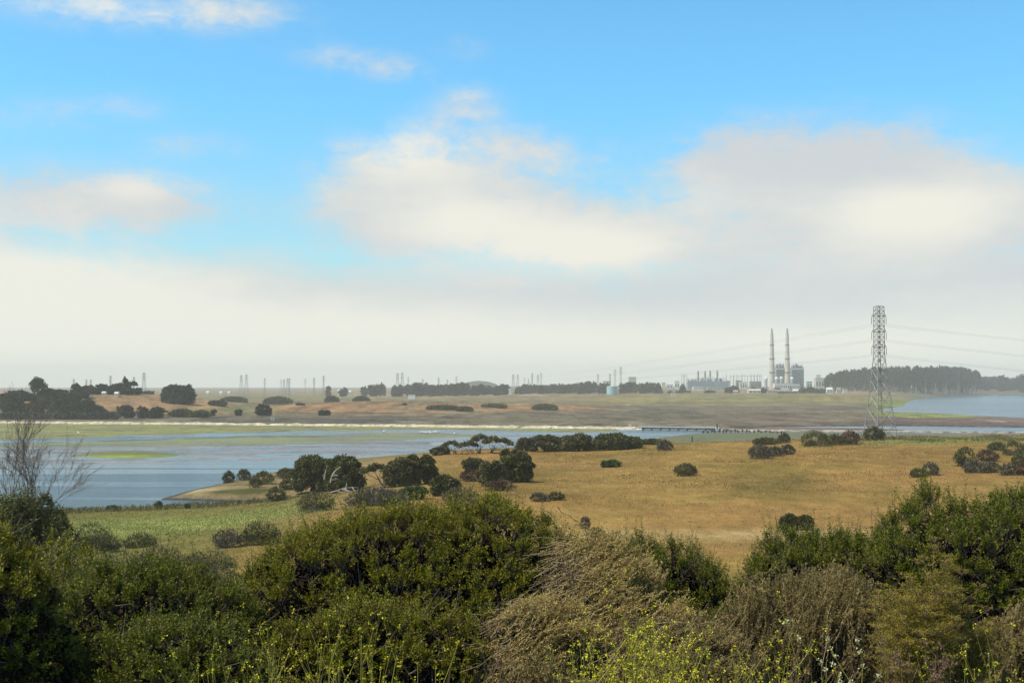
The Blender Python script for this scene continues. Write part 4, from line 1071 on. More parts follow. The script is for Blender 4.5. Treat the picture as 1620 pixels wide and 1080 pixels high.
sage('wispy straw coloured brush trailing right, behind the densest yellow flowers', [(950, 1045), (990, 1000), (1040, 985), (1090, 985), (1140, 990), (1180, 1015), (1220, 1060)], 10.2, .6, 43, (.75, -.15, .5), 'sage_br', n=1200, L=(.35, .65))
sage('upright grey brown brush fanning out below the spired green brush', [(1140, 990), (1165, 945), (1200, 915), (1240, 905), (1285, 915), (1330, 895), (1360, 915), (1390, 955), (1410, 1010), (1420, 1075)], 11.2, .8, 44, (.22, -.1, .95), 'sage_br', n=2300, L=(.35, .75), curl=.1, jit=.38)
sage('reddish brown dry brush cut by the right edge, below the tall brush', [(1530, 1030), (1560, 990), (1590, 965), (1630, 950), (1680, 960)], 10.6, .5, 45, (.25, -.1, .9), 'sage_br', n=700, L=(.3, .7), curl=.1, jit=.4)
sage('dusky feathery tufts at the bottom below the lower straw brush', [(790, 1090), (810, 1050), (840, 1025), (880, 1035), (910, 1075)], 8.2, .3, 46, (.25, -.1, .9), 'sage_br', n=300, L=(.25, .5), curl=.1)

# ------------------------------------------------------------------ fennel
def fennel(label, px, top, base_w, d, seed, n=9):
    r = np.random.default_rng(seed); g = stand(px, d); H = pos_at(px, top, d)[2] - g[2]; W = base_w / F * d
    st, fo = MB(), MB()
    for s in range(n):
        hh = H * (r.uniform(.55, .95) if s else 1.0); e = np.array([r.uniform(-.5, .5) * W * (s > 0), r.uniform(-.3, .3) * W, hh])
        t = np.linspace(0, 1, 9)[:, None]
        P = t * e * np.array([1, 1, 1]) + np.sin(t * 4 + s) * np.array([.02, .02, 0]); st.tubes(P, np.linspace(.010, .003, 9)[None], 5)
        for c in range(16):
            q = P[r.integers(3, 9)]; dv = unit(np.array([r.normal(0, .8), r.normal(0, .8), .75])); ln = r.uniform(.08, .26)
            tip = q + dv * ln
            st.tubes(np.stack([q, q + dv * ln * .5 + [0, 0, -.01], tip])[None], np.array([[.003, .002, .0015]]), 3)
            m = 18; a = r.uniform(0, 6.28, m); rr = .055 * np.sqrt(r.random(m))
            um = tip + np.stack([np.cos(a) * rr, np.sin(a) * rr, .03 + .012 * r.random(m)], 1)
            st.tubes(np.stack([np.repeat(tip[None], m, 0), um], 1), np.array([[.0009, .0007]]), 3)
            fo.leaves(np.repeat(um, 4, 0) + r.normal(0, .006, (m * 4, 3)), r.normal(0, 1, (m * 4, 3)), .011, .007, r)
            f = 60; kk = r.random(f)[:, None]
            fo.leaves(q + dv * ln * .7 * kk + r.normal(0, .03, (f, 3)), dv + r.normal(0, .7, (f, 3)), .035, .0035, r)
    o = empty('fennel_plant', g, label, 'plant', 'wild fennel in the foreground')
    fo.build('foliage', M['fennel'], o); st.build('stem', M['weed'], o)
fennel('tall yellow green fennel with flat flower heads before the right brush', 1472, 893, 70, 9.6, 51, 11)
fennel('yellow green fennel clump at the foot of the tallest fennel', 1450, 965, 95, 9.4, 52, 14)
fennel('dry brownish fennel heads left of the tallest fennel', 1408, 925, 40, 9.8, 53, 5)
fennel('low olive fennel right of the tallest fennel', 1520, 985, 60, 9.7, 54, 8)

# ------------------------------------------------------------------ mustard flowers
def mustard(label, px, top, w, d, seed, stems=7, br=7, dense=False, mat='petal', name='mustard_plant', cat='flowering plant', group='yellow flowering weeds along the bottom', head=.0092, nh=6):
    r = np.random.default_rng(seed); g = stand(px, d); H = pos_at(px, top, d)[2] - g[2]; W = w / F * d
    st, fl, lf = MB(), MB(), MB()
    for s in range(stems):
        e = np.array([r.uniform(-.5, .5) * W, r.uniform(-.35, .35) * W, H * (r.uniform(.62, .97) if s else 1)])
        b0 = np.array([e[0] * .35, e[1] * .35, -.05]); t = np.linspace(0, 1, 8)[:, None]
        P = b0 + (e - b0) * t + np.sin(t * 3.3 + s) * np.array([.03, .02, 0]) * r.uniform(-1, 1)
        st.tubes(P, np.linspace(.0042, .0016, 8)[None], 4)
        ends = [P[-1]]
        for c in range(br):
            q = P[r.integers(2, 8)]; dv = unit(np.array([r.normal(0, .6), r.normal(0, .6), .85])); ln = r.uniform(.08, .30) * (.7 if dense else 1)
            tt = np.linspace(0, 1, 4)[:, None]; B = q + dv * ln * tt + np.array([0, 0, .06]) * tt * tt
            st.tubes(B, np.linspace(.0022, .0011, 4)[None], 3); ends.append(B[-1])
            if r.random() < .6: ends.append(B[2])
            m = 5; lf.leaves(B[r.integers(0, 4, m)], r.normal(0, 1, (m, 3)), .022, .004, r)
        E = np.repeat(np.array(ends), nh, 0)
        fl.leaves(E + r.normal(0, head * .55, E.shape), r.normal(0, 1, E.shape) + [0, 0, .5], head * r.uniform(.7, 1.3, len(E)), head * .8, r)
    o = empty(name, g, label, cat, group)
    st.add(np.concatenate(lf.v), np.concatenate(lf.f[4])) if lf.n else None
    st.build('stem', M['mustard'], o); fl.build('blossom', M[mat], o)
for a in [('tall yellow mustard stalks standing before the lower left brush', 432, 996, 60, 6.4, 61, 4, 6),
          ('thin yellow mustard at the bottom left, before the dark brush', 330, 1040, 70, 6.0, 62, 4, 5),
          ('sparse yellow mustard right of the tall stalks, bottom left of centre', 500, 1030, 90, 6.0, 63, 8, 7),
          ('yellow mustard sprays between the tall stalks and the bottom edge', 400, 1042, 110, 5.7, 64, 10, 8),
          ('fine mustard stalks reaching into the low leafy brush', 600, 1008, 60, 6.6, 65, 4, 5),
          ('loose yellow mustard at the bottom under the low leafy brush', 570, 1048, 130, 5.7, 66, 12, 7),
          ('single mustard sprays at the bottom left of the dusky tufts', 700, 1050, 100, 5.8, 67, 6, 6),
          ('yellow mustard stalks rising left of the densest flower patch', 925, 1042, 70, 6.0, 68, 8, 8),
          ('tall mustard stalks above the densest flower patch', 1025, 1004, 70, 6.2, 69, 8, 9),
          ('mustard right of the densest flower patch, mixed with dry grass', 1105, 1050, 110, 5.9, 71, 16, 8),
          ('yellow mustard below the upright grey brown brush', 1190, 1054, 110, 5.9, 72, 16, 8),
          ('sparse mustard left of the white flower heads', 1258, 1052, 70, 5.8, 73, 6, 6),
          ('mustard sprays under the fennel near the bottom right', 1505, 1060, 80, 5.8, 74, 6, 6),
          ('yellow mustard in the bottom right corner', 1585, 1046, 90, 5.9, 75, 9, 7)]:
    mustard(*a)
mustard('densest bright yellow mustard patch at the bottom, right of centre', 1015, 1040, 165, 5.6, 70, 46, 11, True)
mustard('second bright patch of mustard touching the bottom edge', 955, 1056, 110, 5.4, 76, 22, 9, True)
WH = 'cream white flower heads at the bottom'
mustard('taller cream white flower head left of its lower twin', 1296, 1045, 22, 6.0, 81, 4, 5, True, 'cream', 'white_flower', 'flowering plant', WH, .0105, 14)
mustard('lower cream white flower head right of its taller twin', 1351, 1056, 20, 6.0, 82, 4, 5, True, 'cream', 'white_flower', 'flowering plant', WH, .0105, 14)
def dryweed(label, px, top, w, d, seed, n=7):
    r = np.random.default_rng(seed); g = stand(px, d); H = pos_at(px, top, d)[2] - g[2]; W = w / F * d
    st = MB()
    for s in range(n):
        e = np.array([r.uniform(-.5, .5) * W, r.uniform(-.3, .3) * W, H * r.uniform(.6, 1)]); t = np.linspace(0, 1, 6)[:, None]
        P = t * e + np.sin(t * 4 + s) * np.array([.015, .01, 0]); st.tubes(P, np.linspace(.004, .0018, 6)[None], 4)
        for c in range(7):
            q = P[r.integers(2, 6)]; dv = unit(np.array([r.normal(0, .6), r.normal(0, .6), .8])); ln = r.uniform(.05, .14)
            st.tubes(np.stack([q, q + dv * ln])[None], np.array([[.0018, .001]]), 3)
            m = 16; st.leaves(q + dv * ln + r.normal(0, .010, (m, 3)), r.normal(0, 1, (m, 3)), .014, .006, r)
    tag(st.build('dry_weed', M['weed'], None, g), label, 'weed', 'dry brown weeds along the bottom')
dryweed('dry brown seed heads at the bottom below the straw brush', 792, 1048, 40, 6.2, 91, 6)
dryweed('pinkish brown weed stalk standing left in front of the fennel', 1406, 1012, 16, 7.0, 92, 3)
dryweed('tallest pinkish brown weed stalk, in front of the fennel', 1475, 985, 14, 7.2, 93, 3)
dryweed('dry brown seed heads between the cream flowers and the fennel', 1420, 1050, 50, 6.2, 94, 8)
dryweed('dry brown weeds at the bottom right below the reddish brush', 1490, 1045, 36, 6.2, 95, 6)
dryweed('dry twiggy weeds before the upright grey brown brush', 1240, 1045, 60, 6.4, 96, 6)

# ------------------------------------------------------------------ grass blades on the hill and litter under the brush
def grass(name, mat, n, box, keep, hgt, wid, seed, zoff=0):
    r = np.random.default_rng(seed)
    x = r.uniform(box[0], box[1], n); y = np.sqrt(r.uniform(box[2] ** 2, box[3] ** 2, n))
    x = x * y / box[3]
    z, sd, *_ = height(x, y, True)
    k = keep(x, y, sd); x, y, z = x[k], y[k], z[k]
    P = np.stack([x, y, z - .03], 1); sc_ = np.clip(y / 200, .3, 1.6)
    D = np.stack([r.normal(.35, .35, len(x)), r.normal(0, .35, len(x)), np.ones(len(x))], 1)
    mb = MB(); mb.leaves(P, D, hgt * r.uniform(.5, 1.4, len(x)), wid * sc_ * r.uniform(.6, 1.3, len(x)), r, fold=.05)
    tag(mb.build(name, mat), kind='stuff')
M['straw'] = leafmat('straw', [(.20, .115, .03), (.27, .17, .05), (.33, .22, .075), (.23, .16, .045), (.30, .15, .05)], .25, .7, .15, .03)
M['lush'] = leafmat('meadow_grass', [(.09, .09, .025), (.13, .125, .035), (.17, .15, .05), (.12, .08, .03)], .3, .6, .2, .05)
M['hemlock'] = leafmat('pale_flower_heads', [(.27, .29, .07), (.35, .37, .10), (.43, .44, .16), (.20, .22, .045)], .3, .6, .2)
grass('dry_grass', M['straw'], 150000, (-30, 260, 110, 470), lambda x, y, sd: (sd > 6) & (x > -48 + .1 * (y - 200)), .24, .06, 101)
grass('dry_tufts', M['straw'], 60000, (-30, 260, 110, 470), lambda x, y, sd: (sd > 6) & (x > -48 + .1 * (y - 200)) & (fbm(x / 14, y / 14, 301) > .12), .42, .09, 105)
grass('meadow_grass', M['lush'], 70000, (-190, -2, 60, 345), lambda x, y, sd: (sd > 1.5) & (x < -8), .28, .07, 102)
grass('white_weeds', M['hemlock'], 34000, (-150, -40, 205, 290), lambda x, y, sd: (((x + 60) / 36) ** 2 + ((y - 243) / 24) ** 2 < 1.2), .32, .16, 103)

M['marsh'] = leafmat('marsh_clumps', [(.06, .055, .035), (.11, .095, .06), (.16, .13, .08), (.09, .085, .045), (.20, .165, .10), (.13, .10, .075)], 0, .9, .05)
grass('marsh_scrub', M['marsh'], 90000, (-1000, 1000, 880, 2300), lambda x, y, sd: (y > levee_y(x) + 12) & (sdist(x, y, BAY) < -10) & (sdist(x, y, CHAN) < -6) & (fbm(x / 60, y / 110, 311) > -.12) & (np.abs(x / y) < .46), .8, .18, 106)
grass('tussocks', M['lush'], 26000, (-700, 160, 560, 1060), lambda x, y, sd: (y < levee_y(x) - 6) & (height(x, y) > .1) & (sd < 0) & (fbm(x / 20, y / 30, 321) > 0), .3, .12, 107)

grass('weed_patch', M['hemlock'], 9000, (98, 168, 392, 438), lambda x, y, sd: (sd > 4) & (fbm(x / 7, y / 9, 331) > -.05), .5, .10, 108)
grass('tall_weeds', M['lush'], 14000, (110, 240, 405, 450), lambda x, y, sd: (sd > 4) & (fbm(x / 9, y / 9, 341) > -.1), .7, .12, 109)
grass('reeds', M['scrub_y'], 22000, (-190, -30, 262, 330), lambda x, y, sd: (sd > 1) & (sd < 26 + 14 * fbm(x / 12, y / 12, 351)) & (y < 325) & (x < -36), 1.0, .12, 110)

M['under'] = leafmat('undergrowth_leaves', [(.06, .06, .02), (.10, .10, .03), (.13, .10, .05), (.08, .055, .03), (.16, .14, .05)], .2, .7, .15, .6)
grass('undergrowth', M['under'], 90000, (-62, 62, 9, 85), lambda x, y, sd: fbm(x / 2.5, y / 2.5, 361) > -.35, .38, .16, 111)
# ------------------------------------------------------------------ built things
M['steel'] = solid('galvanised_steel', (.30, .30, .28), .6, .2, .15, 2)
M['glassins'] = solid('insulator_glass', (.16, .12, .10), .3, 0, .1)
M['wire'] = solid('wire', (.2, .2, .2), .6, .3)
M['conc'] = solid('stack_concrete', (.60, .54, .43), .85, 0, .10, .06)
M['dark'] = solid('dark_band', (.16, .16, .16), .7)
M['tip'] = solid('steel_stack_tip', (.36, .46, .48), .5, .3)
M['boiler'] = solid('boiler_steelwork', (.40, .42, .44), .7, .1, .2, .2)
M['boilerd'] = solid('dark_steelwork', (.26, .27, .29), .7, .1, .2, .2)
M['white'] = solid('white_paint', (.74, .73, .68), .6, 0, .08, .3)
M['cream'] = solid('cream_wall', (.58, .54, .43), .8, 0, .08, .3)
M['paleblue'] = solid('pale_blue_cladding', (.40, .55, .58), .6, .1, .12, .2)
M['teal'] = solid('teal_tank_paint', (.36, .56, .54), .5, 0, .08, .2)
M['grey'] = solid('grey_cladding', (.30, .30, .29), .7, 0, .15, .3)
M['tan'] = solid('tan_roof', (.52, .44, .32), .85, 0, .12, .3)
M['pink'] = solid('pinkish_roof', (.34, .24, .20), .85, 0, .15, .3)
M['rock'] = solid('pale_riprap', (.56, .50, .37), .9, 0, .25, .35, (.26, .22, .15))
M['rockd'] = solid('weathered_riprap', (.40, .34, .26), .9, 0, .4, .25, (.06, .05, .04))
M['timber'] = solid('dark_timber', (.045, .04, .036), .85, 0, .3, 2)
M['paleconc'] = solid('pale_concrete', (.55, .53, .48), .8, 0, .12, 1)
M['bird'] = solid('white_plumage', (.85, .84, .80), .7, 0, .04)
M['beak'] = solid('orange_bill', (.6, .35, .1), .5)
M['gwin'] = solid('dark_glazing', (.06, .08, .09), .2)
ORD = ['first', 'second', 'third', 'fourth', 'fifth', 'sixth', 'seventh', 'eighth', 'ninth', 'tenth', 'eleventh', 'twelfth']
ORD += ['thirteenth', 'fourteenth', 'fifteenth', 'sixteenth', 'seventeenth', 'eighteenth', 'nineteenth', 'twentieth', 'twenty-first', 'twenty-second']

# ---- the near lattice pylon
def lattice(mb, zs, hw, rot, r0, r1, sub=True):
    """four legs through square sections (half diagonal hw at height z) with X bracing"""
    def corner(i, k): a = rot + k * math.pi / 2; return np.array([hw[i] * math.cos(a), hw[i] * math.sin(a), zs[i]])
    for i in range(len(zs) - 1):
        for k in range(4):
            a, b, c, d = corner(i, k), corner(i, k + 1), corner(i + 1, k), corner(i + 1, k + 1)
            mb.tubes(np.stack([a, d])[None], r1, 4); mb.tubes(np.stack([b, c])[None], r1, 4)
            mb.tubes(np.stack([c, d])[None], r1 * .9, 4)
            if sub and np.linalg.norm(a - b) > 5:
                m = (a + d + b + c) / 4
                for p in (a * .5 + c * .5, b * .5 + d * .5): mb.tubes(np.stack([p, m])[None], r1 * .7, 4)
PD, PPX = 430.0, 1391.0
pg = stand(PPX, PD); ROT = math.radians(-25)
ph = lambda py: pos_at(PPX, py, PD)[2] - pg[2]
pyl = empty('steel_pylon', pg, 'tall steel lattice pylon standing on the brown hill', 'pylon')
ZB = [0, ph(672), ph(645), ph(622), ph(602), ph(585), ph(570), ph(558)]
HB = [6.1, 4.95, 4.05, 3.35, 2.8, 2.35, 2.0, 1.75]
ZT = [ph(558), ph(550), ph(541), ph(533), ph(525), ph(516), ph(508), ph(500), ph(492), ph(485)]
legs = [MB() for _ in range(4)]
for k in range(4):
    a = ROT + k * math.pi / 2
    P = np.array([(h * math.cos(a), h * math.sin(a), z) for z, h in zip(ZB + ZT[1:], HB + [1.75] * 9)]); P[0, 2] = -1.0
    legs[k].tubes(P, np.linspace(.17, .10, len(P))[None], 4); legs[k].build('leg', M['steel'], pyl)
br = MB(); lattice(br, ZB, HB, ROT, .1, .075); lattice(br, ZT, [1.75] * 10, ROT, .1, .06, False); br.build('bracing', M['steel'], pyl)
ARMS = []
adir = np.array([math.cos(math.radians(-20)), math.sin(math.radians(-20)), 0])
for py in (500, 524.5, 548.5):
    am = MB(); z = ph(py); tips = []
    for s in (-1, 1):
        tip = adir * s * 2.35 + [0, 0, z]; tips.append(tip)
        for k in range(4):
            a = ROT + k * math.pi / 2; c = np.array([1.75 * math.cos(a), 1.75 * math.sin(a), z])
            if c @ adir * s > -.2: am.tubes(np.stack([c, tip])[None], .085, 4); am.tubes(np.stack([c + [0, 0, 1.2], tip])[None], .06, 4)
    am.build('crossarm', M['steel'], pyl)
    for t in tips:
        ins = MB(); ins.rev([(.03, 0), (.03, -.3)] + [q for i in range(9) for q in ((.06, -.3 - i * .26), (.15, -.42 - i * .26), (.06, -.5 - i * .26))] + [(.03, -2.75)], 8, t)
        ins.build('insulator', M['glassins'], pyl); ARMS.append(pg + t + [0, 0, -2.8])
pk = MB()
for k in range(4):
    a = ROT + k * math.pi / 2; pk.tubes(np.array([[(1.75 * math.cos(a), 1.75 * math.sin(a), ph(485)), (0, 0, ph(483))]]), .06, 4)
pk.build('peak', M['steel'], pyl)

# ---- conductors from the pylon to both sides
LV = ['upper', 'middle', 'lower']
for i, A in enumerate(ARMS):
    far_end = pos_at([838, 846, 838, 846, 838, 846][i], [596, 597, 603, 604, 608, 609][i], 3250.0)
    right_end = pos_at(2450, [566, 568, 592, 594, 615, 617][i], 1050.0)
    for side, E, sag in (('left', far_end, 3.0), ('right', right_end, 9.0)):
        t = np.concatenate([np.linspace(0, .2, 14, endpoint=False), np.linspace(.2, 1, 26)])[:, None]
        P = A + (E - A) * t; P[:, 2] -= sag * 4 * (t * (1 - t))[:, 0]
        m = MB(); m.tubes(P - A, np.linspace(.02, .04, len(t))[None] if side == 'left' else .02, 4)
        tag(m.build('power_line', M['wire'], None, A), f"{'higher' if i % 2 == 0 else 'lower'} strand of the {LV[i // 2]} pair of power lines, {side} of the steel pylon", 'power line', 'power lines from the near pylon')

# ---- far pylons on the plain
def far_pylon_mesh(kind):
    mb = MB()
    if kind == 'thin':
        zs = np.linspace(0, 1, 9); hw = np.interp(zs, [0, .55, 1], [.075, .035, .03])
    else:
        zs = np.linspace(0, 1, 9); hw = np.interp(zs, [0, .7, 1], [.17, .05, .035])
    rad = .0036
    for k in range(4):
        a = .5 + k * math.pi / 2; P = np.stack([hw * math.cos(a), hw * math.sin(a), zs], 1); mb.tubes(P, rad, 4)
    lattice(mb, list(zs), list(hw), .5, rad, rad * .55, False)
    for z, l in ((.76, .085), (.86, .10), (.95, .075)):
        mb.tubes(np.array([[(-l, 0, z), (l, 0, z)]]), rad, 4)
        mb.tubes(np.array([[(-l, 0, z), (0, 0, z + .04), (l, 0, z)]]), rad * .6, 4)
    return mb
fp = {}
SEG = [('pylons above the wooded left knoll', 'above the wooded left knoll', [(16, 612, 'thin'), (117, 599, 'thin'), (137, 600, 'thin'), (144, 600, 'thin'), (175, 594, 'thin'), (212, 596, 'thin'), (228, 589, 'wide')], 2300),
       ('pylons on the open plain at left', 'on the open plain right of the eucalyptus clump', [(382, 593, 'wide'), (390, 592, 'wide'), (419, 598, 'thin'), (445, 600, 'wide'), (449.5, 600, 'wide'), (455, 598, 'wide'), (458, 598, 'thin'), (483, 599, 'thin'), (497, 597, 'thin'), (512, 594, 'thin')], 3000),
       ('pylons behind the far tree belt', 'behind the far tree belt left of centre', [(629, 590, 'wide'), (636.5, 589, 'wide'), (646, 596, 'thin'), (669, 599, 'wide'), (694, 597, 'thin'), (708, 600, 'thin'), (722, 595, 'thin')], 3100),
       ('pylons left of the teal tank', 'between the pale far hill and the teal tank', [(812, 592, 'wide'), (819, 592, 'wide'), (830, 597, 'thin'), (836, 599, 'thin'), (842, 590, 'thin'), (851, 592, 'wide'), (856, 589, 'thin'), (946, 591, 'thin')], 3300),
       ('tall pylons behind the teal tank', 'standing close behind the teal tank', [(965, 591, 'thin'), (973, 584, 'thin'), (982, 580, 'thin')], 3300)]
for grp, where, lst, d in SEG:
    for i, (px, top, kind) in enumerate(lst):
        g = stand(px, d + 60 * (i % 3)); H = pos_at(px, top, g[1])[2] - g[2]
        if kind not in fp:
            o = far_pylon_mesh(kind).build('far_pylon', M['steel']); fp[kind] = o
        else:
            o = fp[kind].copy(); col.objects.link(o)
        o.location = [float(v) for v in g]; o.scale = (H, H, H); o.rotation_euler = (0, 0, .15 * (i % 4))
        o.name = 'far_pylon'
        tag(o, f"{ORD[i]} pylon from the left among those {where}", 'pylon', grp)

# ---- levee with pale rocks, bridge, pilings
def strip(name, line, w, hgt, mat, kind='structure', seed=1, rough=.25, step=3.0, dy=0.0):
    r = np.random.default_rng(seed); L = np.array(line, float); L[:, 1] += dy
    seg = np.concatenate([[0], np.cumsum(np.hypot(*np.diff(L, axis=0).T))]); n = int(seg[-1] / step)
    s = np.linspace(0, seg[-1], n); x = np.interp(s, seg, L[:, 0]); y = np.interp(s, seg, L[:, 1])
    prof = [(-w, -.6), (-w * .62, hgt * .55), (-w * .35, hgt * .95), (w * .35, hgt), (w * .62, hgt * .55), (w, -.6)]
    V = np.stack([np.stack([x + r.normal(0, rough, n), y + a + r.normal(0, rough * 1.6, n), np.full(n, z) + r.normal(0, rough * .8, n)], 1) for a, z in prof], 1)
    k = len(prof); i = np.arange(n - 1)[:, None] * k + np.arange(k - 1)[None]
    mb = MB(); mb.add(V.reshape(-1, 3), np.stack([i, i + k, i + k + 1, i + 1], -1).reshape(-1, 4))
    return tag(mb.build(name, mat), kind=kind)
strip('levee', LEVEE, 4.5, 1.7, M['rock'], seed=3, rough=.3)
strip('causeway', LEVEE2, 3.0, 1.0, M['rockd'], seed=4)
b0, b1 = np.array(LEVEE[-1]), np.array(LEVEE2[0]); bc = (b0 + b1) / 2; bl = np.hypot(*(b1 - b0)); brot = math.atan2(b1[1] - b0[1], b1[0] - b0[0])
bridge = empty('railway_bridge', (bc[0], bc[1], 0), 'low dark railway bridge on many pale piers, crossing the channel', 'bridge', None, brot)
hl = bl / 2 + 2
m = MB(); m.box(-hl, -2.4, 1.55, hl, 2.4, 2.15); m.build('deck', M['paleconc'], bridge)
m = MB(); m.box(-hl, -2.1, .75, hl, -1.7, 1.547); m.box(-hl, 1.7, .75, hl, 2.1, 1.547); m.build('girder', M['timber'], bridge)
for i in range(9):
    x = -hl + 2 + (2 * hl - 4) * i / 8
    m = MB(); m.box(x - .8, -2.5, -.8, x + .8, 2.5, .55); m.box(x - 1.1, -2.7, .552, x + 1.1, 2.7, .747); m.build('pier', M['paleconc'], bridge)
m = MB()
for i in range(22):
    x = -hl + 2 * hl * i / 21; m.box(x - .07, -2.35, 2.152, x + .07, -2.2, 3.2)
m.box(-hl, -2.33, 3.202, hl, -2.22, 3.32); m.box(-hl, -2.33, 2.6, hl, -2.25, 2.68); m.build('railing', M['paleconc'], bridge)
for e, lab in ((-1, 'left'), (1, 'right')):
    m = MB(); x = e * (hl + 1.2); m.box(min(x, e * hl), -3, -.5, max(x, e * (hl + 2.6)), 3, 2.0); m.build('abutment', M['paleconc'], bridge)
# old timber pilings in front of the bridge
for i in range(22):
    px = 1112 + i * 6.1 + (i % 3) * .8; py = 684.5 + .10 * i * .6 + (i % 2) * .7
    x, d = on_plane(px, py); z = ht(x, d)
    m = MB(); h = 1.9 - .05 * i + .3 * ((i * 7) % 3); m.tubes(np.array([[(0, 0, -1.0), (.05, 0, h)]]), .42, 7); m.rev([(.42, h), (.2, h + .1)], 7)
    m.box(-1.0, -.25, h * .45, 1.35, .25, h * .62)
    tag(m.build('timber_piling', M['timber'], None, (x, d, z)), f"{ORD[i]} dark timber piling from the bridge, in the row before the causeway", 'piling', 'old timber pilings below the causeway')
for px, py0, lab in ((1134, 664, 'dark post standing at the right end of the bridge'), (1095, 690, 'slim dark post at the hill edge before the pilings')):
    if py0 < 680: x, d = on_plane(px, 681.0); g = np.array([x, d, 1.2])
    else: g = ground_hit(px, 699)
    h = (691 - 677) * g[1] / F
    m = MB(); m.tubes(np.array([[(0, 0, -.5), (0, 0, h * .6)]]), .35, 6); m.rev([(.35, h * .6), (.1, h * .63)], 6)
    tag(m.build('marker_post', M['timber'], None, g), lab, 'post')
x, d = on_plane(432, 666); m = MB(); m.box(-1.1, -1.1, -.1, 1.1, 1.1, 3.0); hut = empty('signal_hut', (x, d, ht(x, d)), 'tiny white railway hut beside the pale levee', 'hut')
m.build('wall', M['white'], hut); m = MB(); m.box(-1.35, -1.35, 3.002, 1.35, 1.35, 3.2); m.build('roof', M['white'], hut); m = MB(); m.box(-.4, -1.14, 0, .4, -1.102, 2.0); m.build('door', M['grey'], hut)
for i, (px, lab) in enumerate([(972, 'small dark railway cabinet on the levee left of the bridge'), (992, 'small pale railway box on the levee near the bridge')]):
    x = (px - 810) / F * 905; d = float(levee_y(np.array([x]))[0]); m = MB(); m.box(-.9, -.6, 1.6, .9, .6, 3.4); m.box(-1.05, -.75, 3.402, 1.05, .75, 3.55)
    tag(m.build('equipment_cabinet', M['grey' if i == 0 else 'white'], None, (x, d, 0)), lab, 'cabinet')
# egrets on the algae flat
def egret():
    o = bpy.data.objects.new('egret', None); col.objects.link(o)
    b = MB(); t = np.linspace(0, 1, 7); rr = np.array([.06, .26, .36, .38, .30, .20, .12])
    b.tubes(np.stack([t * 1.3 - .75, 0 * t, .85 + .25 * t], 1), rr[None], 8)
    nz = np.array([(.45, 0, 1.05), (.65, 0, 1.25), (.62, 0, 1.5), (.72, 0, 1.72), (.9, 0, 1.72)]); b.tubes(nz, np.array([[.13, .10, .09, .11, .04]]), 6); b.build('body', M['bird'], o)
    k = MB(); k.tubes(np.array([[(.88, 0, 1.72), (1.25, 0, 1.64)]]), np.array([[.045, .01]]), 5); k.build('bill', M['beak'], o)
    for s in (-.1, .1):
        l = MB(); l.tubes(np.array([[(0, s, .85), (.05, s, .4), (0, s, -.1)]]), .03, 4); l.build('leg', M['timber'], o)
    return o
eg = egret(); rb = np.random.default_rng(5)
EG = [(665, 686.2), (668, 685.8), (671, 686.4), (673.5, 685.6), (676, 686.3), (679, 685.7), (681, 686.4), (686.5, 685.6), (689, 684.8), (690.5, 685.9), (694, 685.2), (719, 688.6), (125, 687), (608, 684)]
for i, (px, py) in enumerate(EG):
    o = eg if i == 0 else copy_tree(eg)
    x, d = on_plane(px, py); o.location = (x, d, ht(x, d)); o.rotation_euler = (0, 0, rb.uniform(0, 6.28)); o.scale = (1.15,) * 3
    lab = f"{ORD[i]} white egret from the left in the flock on the green flat" if i < 11 else ['white egret alone to the right of the flock', 'white egret alone on the far left algae belt', 'white egret alone to the left of the flock'][i - 11]
    o.name = 'egret'; tag(o, lab, 'bird', 'white egrets on the algae flats')

# ---- far tree belt and the eucalyptus grove
def far_row(items, grp, where, d0, kind='far', wk=1.0, adj='dark'):
    for i, it in enumerate(items):
        px, top, w = it[:3]; q = np.random.default_rng(int(px) * 3 + i); top = top + q.uniform(-1.6, 1.8); w = w * q.uniform(.75, 1.25)
        plant(px, top, 0, w * wk, kind, f"{ORD[i]} tree from the left {where}", 'tree', grp, d=d0 + 70 * ((i * 7) % 3), seed=i + int(px))
far_row([(520, 610.5, 8), (546, 613, 9), (576, 609.5, 14), (588, 607, 14), (598, 607, 12), (606, 605.5, 10), (540, 616, 10)], 'trees left of the far tree belt', 'left of the far belt, some standing alone', 3000)
far_row([(626, 609, 12), (634, 608, 14), (645, 608, 14), (656, 605, 16), (664, 603, 14), (674, 606, 15), (684, 606, 14), (695, 607, 16), (706, 608, 14), (716, 606, 14), (728, 605, 16), (738, 607, 15), (750, 608, 16), (762, 608, 15), (774, 609, 14), (786, 609, 14), (796, 606.5, 14), (802, 609, 10)], 'left half of the far tree belt', 'in the far belt below the pale hill', 2900)
far_row([(822, 611, 14), (834, 607.5, 16), (848, 608, 14), (856, 610, 12), (866, 610, 14), (876, 608, 15), (888, 607, 16), (898, 607.5, 14), (908, 606, 15), (918, 605, 16), (930, 602.5, 14), (940, 603, 13), (952, 603.5, 14), (962, 606, 12)], 'middle of the far tree belt', 'in the far belt left of the teal tank', 3100)
far_row([(985, 603, 14), (994, 602, 15), (1004, 602, 14), (1014, 604, 13), (1023, 603.5, 14), (1031, 604, 13), (1040, 604, 11), (1080, 606, 9)], 'far tree belt right of the teal tank', 'in the far belt right of the teal tank', 3100)
far_row([(1152, 613, 12), (1161, 612, 14), (1192, 613, 14), (1208, 613, 10), (1228, 614, 14), (1270, 613, 12), (1281, 611.5, 10), (1290, 613.5, 12), (1301, 616, 12), (1246, 622, 24), (1262, 625, 26), (1045, 619, 8), (1060, 620, 8), (1074, 619.5, 10), (1088, 619, 10), (1122, 617, 16), (1300, 623, 16)], 'bushes in front of the power plant', 'among the bushes before the power plant', 3000, 'far')
